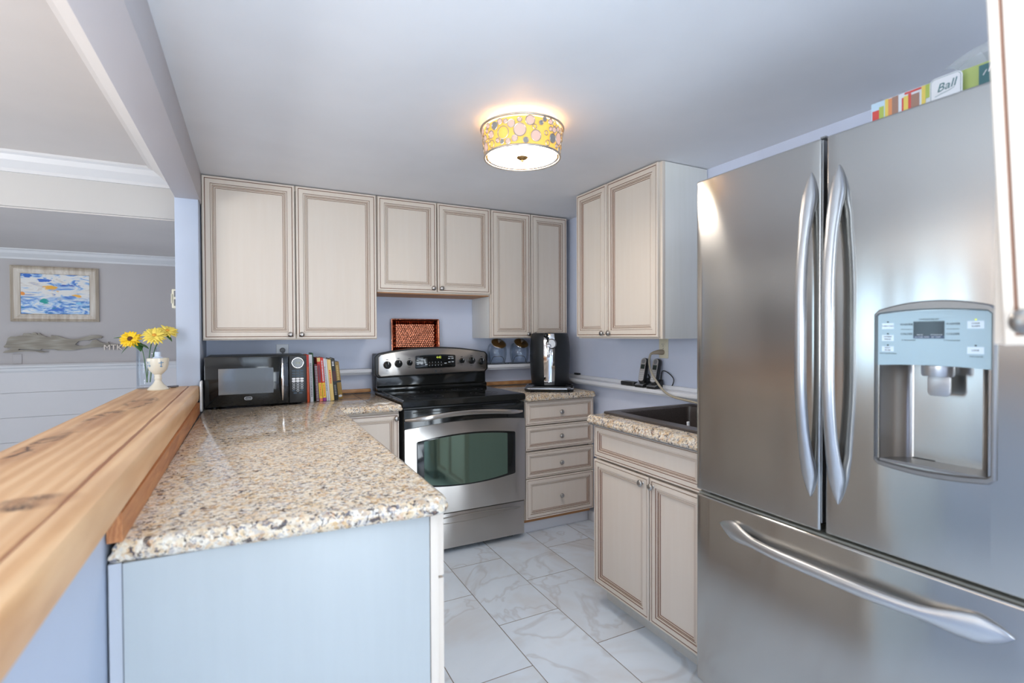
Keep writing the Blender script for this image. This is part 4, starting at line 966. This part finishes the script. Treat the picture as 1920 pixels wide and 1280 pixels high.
patch(ca, .678, .682, FT+.02, 1.8500, 'p1'); patch(ca, .668, .678, FT+.02, 1.8520, 'p2'); patch(ca, .662, .668, FT+.02, 1.8550, 'p1'); patch(ca, .645, .662, FT+.02, 1.8500, 'p3'); patch(ca, .641, .676, 1.8560, 1.8605, 'p1'); patch(ca, .632, .640, FT+.045, 1.8610, 'p2'); patch(ca, .622, .632, FT+.06, 1.8610, 'p4'); patch(ca, .615, .640, FT+.02, FT+.044, 'p5')
lp = rrect(.560, .622, FT, 1.8655, .012, 6)
MB().prism(lp, 'x', 1.4320, 1.4345).build('label_card', 'white', bA, bevel=.0006, world=True)
MT['teal'] = flat('print teal', 76, 120, 124)
mb = MB(); li = inset(lp, .0022); lj = inset(lp, .0030); n = len(lp); mb.add([(1.4317, *p) for p in li]+[(1.4317, *p) for p in lj], [(i, (i+1) % n, n+(i+1) % n, n+i) for i in range(n)])
mb.text('Ball', .026, T(1.4316, .5905, 1.8400) @ Matrix(((0, 0, -1, 0), (-1, 0, 0, 0), (0, 1, 0, 0), (0, 0, 0, 1))) @ ROT(R(6), 'Z'), shear=.35)
mb.tube([(1.4317, .611, 1.8220), (1.4317, .60, 1.8250), (1.4317, .585, 1.8275), (1.4317, .574, 1.8315)], .0005, 6); mb.build('label_print', 'teal', bA, world=True)
mb = MB(); vs = []
for i in range(9):
    y = .752-.138*i/8; vs += [(1.4350, y, 1.8620), (1.4480, y, 1.8680+.004*math.sin(i*1.9)), (1.5180, y, 1.8720+.004*math.sin(i*2.7+1)), (1.5730, y, 1.8650)]
mb.add(vs, [(i*4+j, i*4+j+1, (i+1)*4+j+1, (i+1)*4+j) for i in range(8) for j in range(3)]); mb.build('shrink_wrap', 'film', bA, smooth=60, world=True)
bB = thing('wrapped_box', 'green box under loose clear plastic on top of the refrigerator', 'box', (1.5180, .50, FT))
MT['lime'] = flat('lime print', 190, 204, 124)
mb = MB(); mb.box(1.4460, 1.5880, .40, .608, FT, 1.8680); cb_ = mb.build('carton', 'lime', bB, bevel=.003, world=True)
patch(cb_, .574, .6075, FT+.01, 1.8670, 'teal', 'printed_panel', 1.4455); patch(cb_, .42, .535, FT+.02, 1.8620, 'teal', 'printed_panel', 1.4455); patch(cb_, .571, .574, FT+.01, 1.8675, 'white', 'printed_line', 1.4452)
mb = MB(); mb.text('M', .024, T(1.4420, .511, 1.8490) @ Matrix(((0, 0, -1, 0), (-1, 0, 0, 0), (0, 1, 0, 0), (0, 0, 0, 1))), shear=.25); mb.tube([(1.4420, .527, 1.838), (1.4420, .521, 1.848)], .0009, 6); mb.build('lettering', 'white', bB, world=True)
patch(cb_, .500, .505, 1.8360, 1.8410, 'p6', 'printed_dot', 1.4450)
random.seed(3)
mb = MB(); vs = []; nu, nv = 14, 7
for i in range(nu+1):
    t = i/nu; y = .607-.205*t; hgt = .020+.045*math.sin(PI*min(1, t*1.05+.08))**.8
    for j in range(nv+1):
        s_ = j/nv; vs.append((1.4440+.145*s_, y, 1.8690+hgt*math.sin(PI*(s_*.92+.04))**.6+random.uniform(-.004, .004)*(0 < j < nv)))
mb.add(vs, [(i*(nv+1)+j, i*(nv+1)+j+1, (i+1)*(nv+1)+j+1, (i+1)*(nv+1)+j) for i in range(nu) for j in range(nv)]); mb.build('plastic_film', 'film', bB, smooth=20, world=True)

# ------------------------------------------------------------------ ceiling lamp
lx, ly = .981, 1.812
lm = thing('ceiling_light', 'lit flush drum ceiling light decorated with round discs', 'ceiling light', (lx, ly, 1.975))
MB().lathe([(0, CZ), (.145, CZ), (.145, CZ-.012), (.135, CZ-.016), (0, CZ-.016)], 48, X=T(lx, ly, 0)).build('canopy', 'canopy', lm, smooth=40, world=True)
zt, zb_, rt, rb_ = 2.092, 1.982, .166, .152
def rz_(z): return rb_+(rt-rb_)*(z-zb_)/(zt-zb_)
mb = MB(); mb.lathe([(rb_-.012, zb_+.004), (rt-.012, zt-.004)], 64, X=T(lx, ly, 0)); mb.build('inner_shade', 'shade', lm, smooth=40, world=True)
mb = MB(); mb.lathe([(0, zb_+.003), (rb_-.014, zb_+.003), (rb_-.013, zb_+.006)], 64, X=T(lx, ly, 0)); mb.build('diffuser', 'bulbglass', lm, smooth=40, world=True)
mb = MB(); mb.lathe([(0, zb_+.012), (rb_-.0135, zb_+.012), (rb_-.0135, zb_+.008), (0, zb_+.008)], 48, X=T(lx, ly, 0)); mb.build('added_light_block', 'white', lm, smooth=40, world=True)  # opaque disc added to stop the diffuser shining up onto the ceiling
MT['lmetal'] = mat('champagne metal', (.62, .54, .46), .3, .9)
mb = MB()
for z, r in ((zt, rt), (zb_, rb_)): mb.tube([(lx+r*math.cos(a), ly+r*math.sin(a), z) for a in [2*PI*i/64 for i in range(64)]], (.0045), 8, closed=True)
rings_ = mb.build('rim_rings', 'lmetal', lm, smooth=60, world=True)
random.seed(11); discs = []; tries = 0
while tries < 6000 and len(discs) < 88:
    tries += 1; r = random.choice([.023, .020, .017, .014, .011, .010, .008]) if tries < 3500 else random.choice([.010, .008, .0065])
    a = random.uniform(0, 2*PI); z = random.uniform(zb_+r+.004, zt-r-.004)
    if all(math.hypot(((a-b+PI) % (2*PI)-PI)*.158, z-q) > r+s_+.0005 for b, q, s_ in discs): discs.append((a, z, r))
MT['lampgrey'] = flat('lamp grey', 150, 144, 138)
for a, z, r in discs:
    def P(u, v, o=0):
        aa = a+u/.158; q = rz_(z+v)+o; return (lx+q*math.cos(aa), ly+q*math.sin(aa), z+v)
    mb = MB(); mb.tube([P(r*math.cos(t), r*math.sin(t)) for t in [2*PI*i/18 for i in range(18)]], .0019, 6, closed=True)
    k = random.choice(['petalglow']*5+['lampgrey']*2+['shade']*2)
    if k != 'shade': mb.add([P(0, 0, .0)]+[P(r*.97*math.cos(t), r*.97*math.sin(t), .0) for t in [2*PI*i/18 for i in range(18)]], [(0, 1+i, 1+(i+1) % 18) for i in range(18)], 1)
    mb.build('glass_disc', ['lmetal', k if k != 'shade' else 'lmetal'], rings_, smooth=50, world=True)
mb = MB(); mb.lathe([(0, zb_-.017), (.005, zb_-.015), (.007, zb_-.009), (.020, zb_-.003), (.024, zb_+.003)], 24, X=T(lx, ly, 0)); mb.build('finial', 'brass', lm, smooth=40, world=True)

# ------------------------------------------------------------------ things on the bar
BT = 1.0182
go = thing('goblet', 'cream ceramic goblet with blue marks standing on the bar', 'goblet', (-.392, 2.888, BT))
mb = MB(); pr = [(0, .003), (.030, .001), (.043, 0), (.044, .004), (.036, .012), (.022, .027), (.0145, .040), (.0130, .046), (.0155, .050), (.0150, .058), (.0135, .063), (.0155, .068), (.0150, .072), (.022, .077), (.036, .094), (.0425, .115), (.0445, .140), (.0442, .148), (.0425, .149), (.0415, .140), (.039, .115), (.030, .092), (0, .084)]
mb.lathe(pr, 40); gb = mb.build('cup', 'cer', go, smooth=50)
def onbowl(a, z): return ((.0452)*math.cos(a), .0452*math.sin(a), z)
mb = MB(); aC = -PI/2+.42
for a0, z0_, a1, z1_ in ((aC, .136, aC, .108), (aC-.22, .127, aC+.22, .129), (aC-.12, .112, aC+.10, .110)): mb.tube([onbowl(a0, z0_), onbowl((a0+a1)/2, (z0_+z1_)/2), onbowl(a1, z1_)], .0013, 6)
aL = -PI/2-.95
for (u, v, du, dv) in ((0, .134, .12, 0), (0, .128, .12, 0), (.06, .136, 0, -.01), (.22, .134, .12, .001), (.22, .129, .12, -.001), (.02, .120, .12, 0), (.08, .122, 0, -.010), (.22, .120, .1, .002), (.28, .122, 0, -.011), (.36, .120, 0, -.008)): mb.tube([onbowl(aL+u, v-.002), onbowl(aL+u+du, v+dv-.002)], .0009, 5)
mb.build('blue_marks', 'blueink', go, smooth=50)
bo = thing('bottle', 'pale blue bottle standing inside the cream goblet', 'bottle', (-.392, 2.888, BT+.086))
mb = MB(); mb.lathe([(0, 0), (.019, 0), (.021, .004), (.021, .060), (.020, .066), (.013, .069), (.0118, .071)], 28); mb.build('body', 'capw', bo, smooth=40)
mb = MB(); mb.lathe([(.0122, .070), (.0125, .090), (.0115, .092), (0, .092)], 28); mb.build('cap', 'capw', bo, smooth=40)
va = (-.444, 2.985)
mb = MB(); mb.lathe([(0, 0), (.045, 0), (.047, .004), (.047, .198), (.0455, .200), (.044, .198), (.044, .020), (.040, .014), (0, .014)], 40, X=T(*va, BT+.0005))
tag(mb.build('glass_vase', 'glass', smooth=40, recenter=True), 'clear glass cylinder vase of yellow flowers on the bar', 'vase')
def petal(mb, X, l, w_, droop, mi=0, cupv=.2):
    vs = []; n = 6
    for i in range(n+1):
        t = i/n; ww = w_*math.sin(PI*(.08+.90*t)**.75)*.5+.0004; z = droop*t*t*l
        for sgn in (-1, 0, 1): vs.append((l*t, sgn*ww, z+(-cupv*ww if sgn == 0 else 0)))
    fs = [(i*3+j, i*3+j+1, (i+1)*3+j+1, (i+1)*3+j) for i in range(n) for j in range(2)]
    mb.add(vs, fs, mi, X)
def flower(name, label, c, nrm, rad, npet, layers, pm, cm_, cr, leaves=()):
    t = thing(name, label, 'flower', c, 0, 'yellow flowers in the glass vase')
    q = Vector(nrm).normalized().to_track_quat('Z', 'Y').to_matrix().to_4x4()
    mb = MB(); mb2 = MB()
    for ly_ in range(layers):
        for i in range(npet):
            a = 2*PI*(i+.5*ly_)/npet+random.uniform(-.06, .06)
            petal(mb, q @ T(0, 0, .003*ly_) @ ROT(a, 'Z') @ ROT(-random.uniform(.05, .35)-.22*ly_, 'Y') @ T(cr*.6, 0, 0), (rad-cr*.6)*random.uniform(.88, 1.05)*(1-.14*ly_), rad*.36, -.35)
    o = mb.build('petals', pm, t, smooth=60); md = o.modifiers.new('th', 'SOLIDIFY'); md.thickness = .0008
    mb = MB(); mb.lathe([(cr, 0), (cr*.95, .006), (cr*.6, .010), (0, .011)], 20, X=q); mb.build('flower_centre', cm_, t, smooth=60)
    base = Vector((va[0], va[1], BT+.03))-Vector(c)
    k = Vector((va[0], va[1], BT+.19))+Vector((Vector(c).x-va[0], Vector(c).y-va[1], 0))*.35-Vector(c)
    mb = MB(); mb.tube(spline([tuple(q @ Vector((0, 0, -.002))), tuple(k), tuple(base+Vector((random.uniform(-.02, .02), random.uniform(-.01, .01), 0)))], 8), .0022, 8); mb.build('stem', 'green', t, smooth=60)
    for (off, dr_, l, w_) in leaves:
        mb = MB(); petal(mb, T(*off) @ Vector(dr_).normalized().to_track_quat('X', 'Z').to_matrix().to_4x4(), l, w_, -.25, 0, .3)
        o = mb.build('leaf', 'green', t, smooth=60); md = o.modifiers.new('th', 'SOLIDIFY'); md.thickness = .0008
    return t
random.seed(5)
flower('sunflower', 'bright yellow sunflower with brown centre leaning left out of the vase', (-.505, 2.945, 1.256), (-.10, -.85, .52), .046, 17, 2, 'yel', 'brown', .015,
       [((-.03, .01, .01), (-.85, -.1, .12), .034, .022), ((.0, .0, -.022), (-.62, -.1, -.5), .055, .020), ((.025, -.004, -.012), (.35, -.35, -.55), .05, .042), ((.03, .0, -.02), (.75, -.35, -.22), .052, .034)])
flower('daisy', 'pale yellow gerbera facing the room in the middle of the vase', (-.410, 2.925, 1.272), (.12, -.70, .66), .050, 20, 2, 'yel2', 'orange', .010)
flower('daisy', 'pale yellow gerbera behind the others, highest in the vase', (-.365, 2.985, 1.293), (.18, -.45, .80), .048, 20, 2, 'yel2', 'orange', .010, [((.0, -.02, -.02), (.5, -.4, -.4), .04, .02)])
ky = thing('keys', 'small dark metal keys lying on the bar beside the post', 'keys', (-.345, 2.965, BT))
mb = MB(); mb.prism(rrect(-.020, .020, -.011, .011, .009), 'z', .001, .008, X=T(-.003, .012, 0) @ ROT(R(-15), 'Z')); mb.build('key_fob', flat('dark metal', 92, 90, 96, .3), ky, bevel=.001)
mb = MB(); mb.tube([(-.006, -.012, .0055), (.024, .004, .0065)], .0045, 10); mb.build('key', flat('gun metal', 110, 110, 118, .25), ky, smooth=50)
mb = MB(); mb.tube([(.010*math.cos(a)-.004, .010*math.sin(a), .0025) for a in [2*PI*i/20 for i in range(20)]], .0012, 6, closed=True); mb.build('ring', 'satin', ky, smooth=60)

# ------------------------------------------------------------------ far wall
pc_ = thing('framed_picture', 'abstract sea painting in a wide distressed cream frame', 'picture', (-1.334, FW, 1.594))
o_ = [(-1.597, 1.385), (-1.072, 1.385), (-1.072, 1.806), (-1.597, 1.806)]; vs = []
for d_, y in ((0, .0), (0, -.018), (.012, -.026), (.022, -.022), (.030, -.025), (.055, -.016), (.060, -.012)): vs += [(p[0], FW+y, p[1]) for p in inset(o_, d_)]
fs = [(k*4+i, k*4+(i+1) % 4, (k+1)*4+(i+1) % 4, (k+1)*4+i) for k in range(6) for i in range(4)]
mb = MB(); mb.add(vs, fs, [(0 if k in (3, 4) else 1) for k in range(6) for i in range(4)])
MT['frame1'] = cream('distressed frame', rgb(222, 210, 196), rgb(190, 172, 152)); MT['frame2'] = cream('frame edge', rgb(190, 174, 154), rgb(156, 138, 118))
mb.build('frame', ['frame1', 'frame2'], pc_, world=True)
m = mat('abstract_painting', (.5, .5, .5), .7)
g = N(m, 'ShaderNodeNewGeometry'); sxx = N(m, 'ShaderNodeSeparateXYZ'); L(m, g.outputs['Position'], sxx.inputs[0])
v1 = coords(m, (5, 1, 13), world=True); n1 = noise(m, v1, 1.6, 5, .6, 1.5)
c = ramp(m, n1, [(.34, rgb(70, 110, 190)), (.42, rgb(150, 186, 222)), (.48, rgb(226, 222, 218)), (.58, rgb(232, 226, 218)), (.66, rgb(216, 206, 196)), (.74, rgb(120, 150, 205))])
n2 = noise(m, coords(m, (6, 1, 14), loc=(3, 0, 2), world=True), 1.5, 5, .6, 1.8)
low = ramp(m, n2, [(.32, rgb(60, 150, 150)), (.43, rgb(88, 130, 200)), (.52, rgb(170, 200, 228)), (.62, rgb(236, 232, 226))])
zf = mth(m, 'MULTIPLY', mth(m, 'SUBTRACT', 1.585, sxx.outputs[2]), 18.0)
c = mix(m, mth(m, 'MINIMUM', mth(m, 'MAXIMUM', zf, 0.0), 1.0), c, low)
def blob(x, z, rx, rzz, colr, c):
    a = mth(m, 'DIVIDE', mth(m, 'SUBTRACT', sxx.outputs[0], x), rx); b = mth(m, 'DIVIDE', mth(m, 'SUBTRACT', sxx.outputs[2], z), rzz)
    d = mth(m, 'ADD', mth(m, 'SUBTRACT', 1.0, mth(m, 'ADD', mth(m, 'MULTIPLY', a, a), mth(m, 'MULTIPLY', b, b))), mth(m, 'MULTIPLY', mth(m, 'SUBTRACT', n1, .5), 7.0))
    return mix(m, mth(m, 'MINIMUM', mth(m, 'MAXIMUM', mth(m, 'MULTIPLY', d, 3.0), 0.0), 1.0), c, colr)
for b_ in ((-1.35, 1.64, .045, .024, rgb(240, 176, 72)), (-1.215, 1.585, .03, .012, rgb(240, 178, 84)), (-1.27, 1.665, .09, .007, rgb(60, 78, 168)), (-1.50, 1.735, .04, .016, rgb(60, 110, 190)), (-1.40, 1.70, .04, .012, rgb(70, 112, 196)), (-1.53, 1.60, .012, .012, rgb(238, 150, 70)), (-1.40, 1.54, .035, .022, rgb(50, 160, 150)), (-1.33, 1.48, .05, .02, rgb(76, 120, 200)), (-1.19, 1.53, .035, .012, rgb(140, 196, 226))): c = blob(*b_, c)
col_to(m, c); MT['painting'] = m
MB().box(-1.538, -1.131, FW-.0135, FW-.004, 1.444, 1.747).build('canvas', 'painting', pc_, world=True)
dw_pts = [(-1.641, 1.151), (-1.629, 1.167), (-1.606, 1.172), (-1.592, 1.191), (-1.631, 1.188), (-1.636, 1.198), (-1.622, 1.219), (-1.612, 1.259), (-1.596, 1.272), (-1.568, 1.272), (-1.549, 1.278), (-1.532, 1.278), (-1.523, 1.296), (-1.497, 1.296), (-1.48, 1.29), (-1.468, 1.303), (-1.454, 1.299), (-1.444, 1.284), (-1.434, 1.299), (-1.42, 1.283), (-1.391, 1.267), (-1.369, 1.267), (-1.364, 1.281), (-1.322, 1.273), (-1.283, 1.257), (-1.243, 1.247), (-1.202, 1.253), (-1.161, 1.266), (-1.12, 1.279), (-1.083, 1.279), (-1.052, 1.267), (-1.06, 1.256), (-1.104, 1.253), (-1.141, 1.24), (-1.177, 1.24), (-1.202, 1.234), (-1.223, 1.208), (-1.208, 1.2), (-1.167, 1.195), (-1.131, 1.213), (-1.115, 1.239), (-1.089, 1.246), (-1.071, 1.229), (-1.047, 1.216), (-1.023, 1.212), (-1.015, 1.227), (-1.013, 1.209), (-.951, 1.208), (-.951, 1.199), (-1.016, 1.197), (-1.068, 1.186), (-1.126, 1.182), (-1.183, 1.175), (-1.234, 1.164), (-1.324, 1.163), (-1.345, 1.172), (-1.42, 1.178), (-1.43, 1.169), (-1.55, 1.178), (-1.556, 1.171), (-1.44, 1.163), (-1.383, 1.153), (-1.431, 1.148), (-1.455, 1.158), (-1.517, 1.159), (-1.564, 1.157), (-1.602, 1.152)]
m, c = woodmat('weathered_wood', rgb(146, 136, 120), rgb(118, 106, 92), rgb(170, 162, 148), (1.5, 9, 40)); col_to(m, c); MT['weather'] = m
mb = MB(); mb.prism(dw_pts, 'y', FW-.022, FW-.002); tag(mb.build('driftwood_cutout', 'weather'), 'weathered grey wooden island cutout on the wall below the picture', 'wall decoration')
mb = MB(); mb.text('MTK', .060, fy(-.985, FW-.018, 1.180), ext=.008); tag(mb.build('letter_sign', flat('letter wood', 232, 216, 200)), 'pale wooden letters MTK on the wall beside the island cutout', 'letters')
mb = MB(); mb.box(-1.592, -1.54, FW-.006, FW, 1.065, 1.14); tag(mb.build('cover_plate', 'lwall', bevel=.003), 'grey painted blank cover plate below the island cutout', 'wall plate')
sw = thing('light_switch', 'cream control box on the side of the post facing the neighbouring room', 'switch', (-.345, 3.20, 1.415))
MB().box(-.366, -.3355, 3.16, 3.24, 1.415, 1.515).build('box', 'ivory', sw, bevel=.004, world=True)
MB().box(-.368, -.365, 3.152, 3.1605, 1.44, 1.49).build('side_tab', 'ivory', sw, world=True)
mb = MB(); mb.box(-.356, -.346, 3.1590, 3.161, 1.428, 1.462); mb.box(-.356, -.346, 3.1590, 3.161, 1.475, 1.506); mb.build('slot', 'grey', sw, world=True)
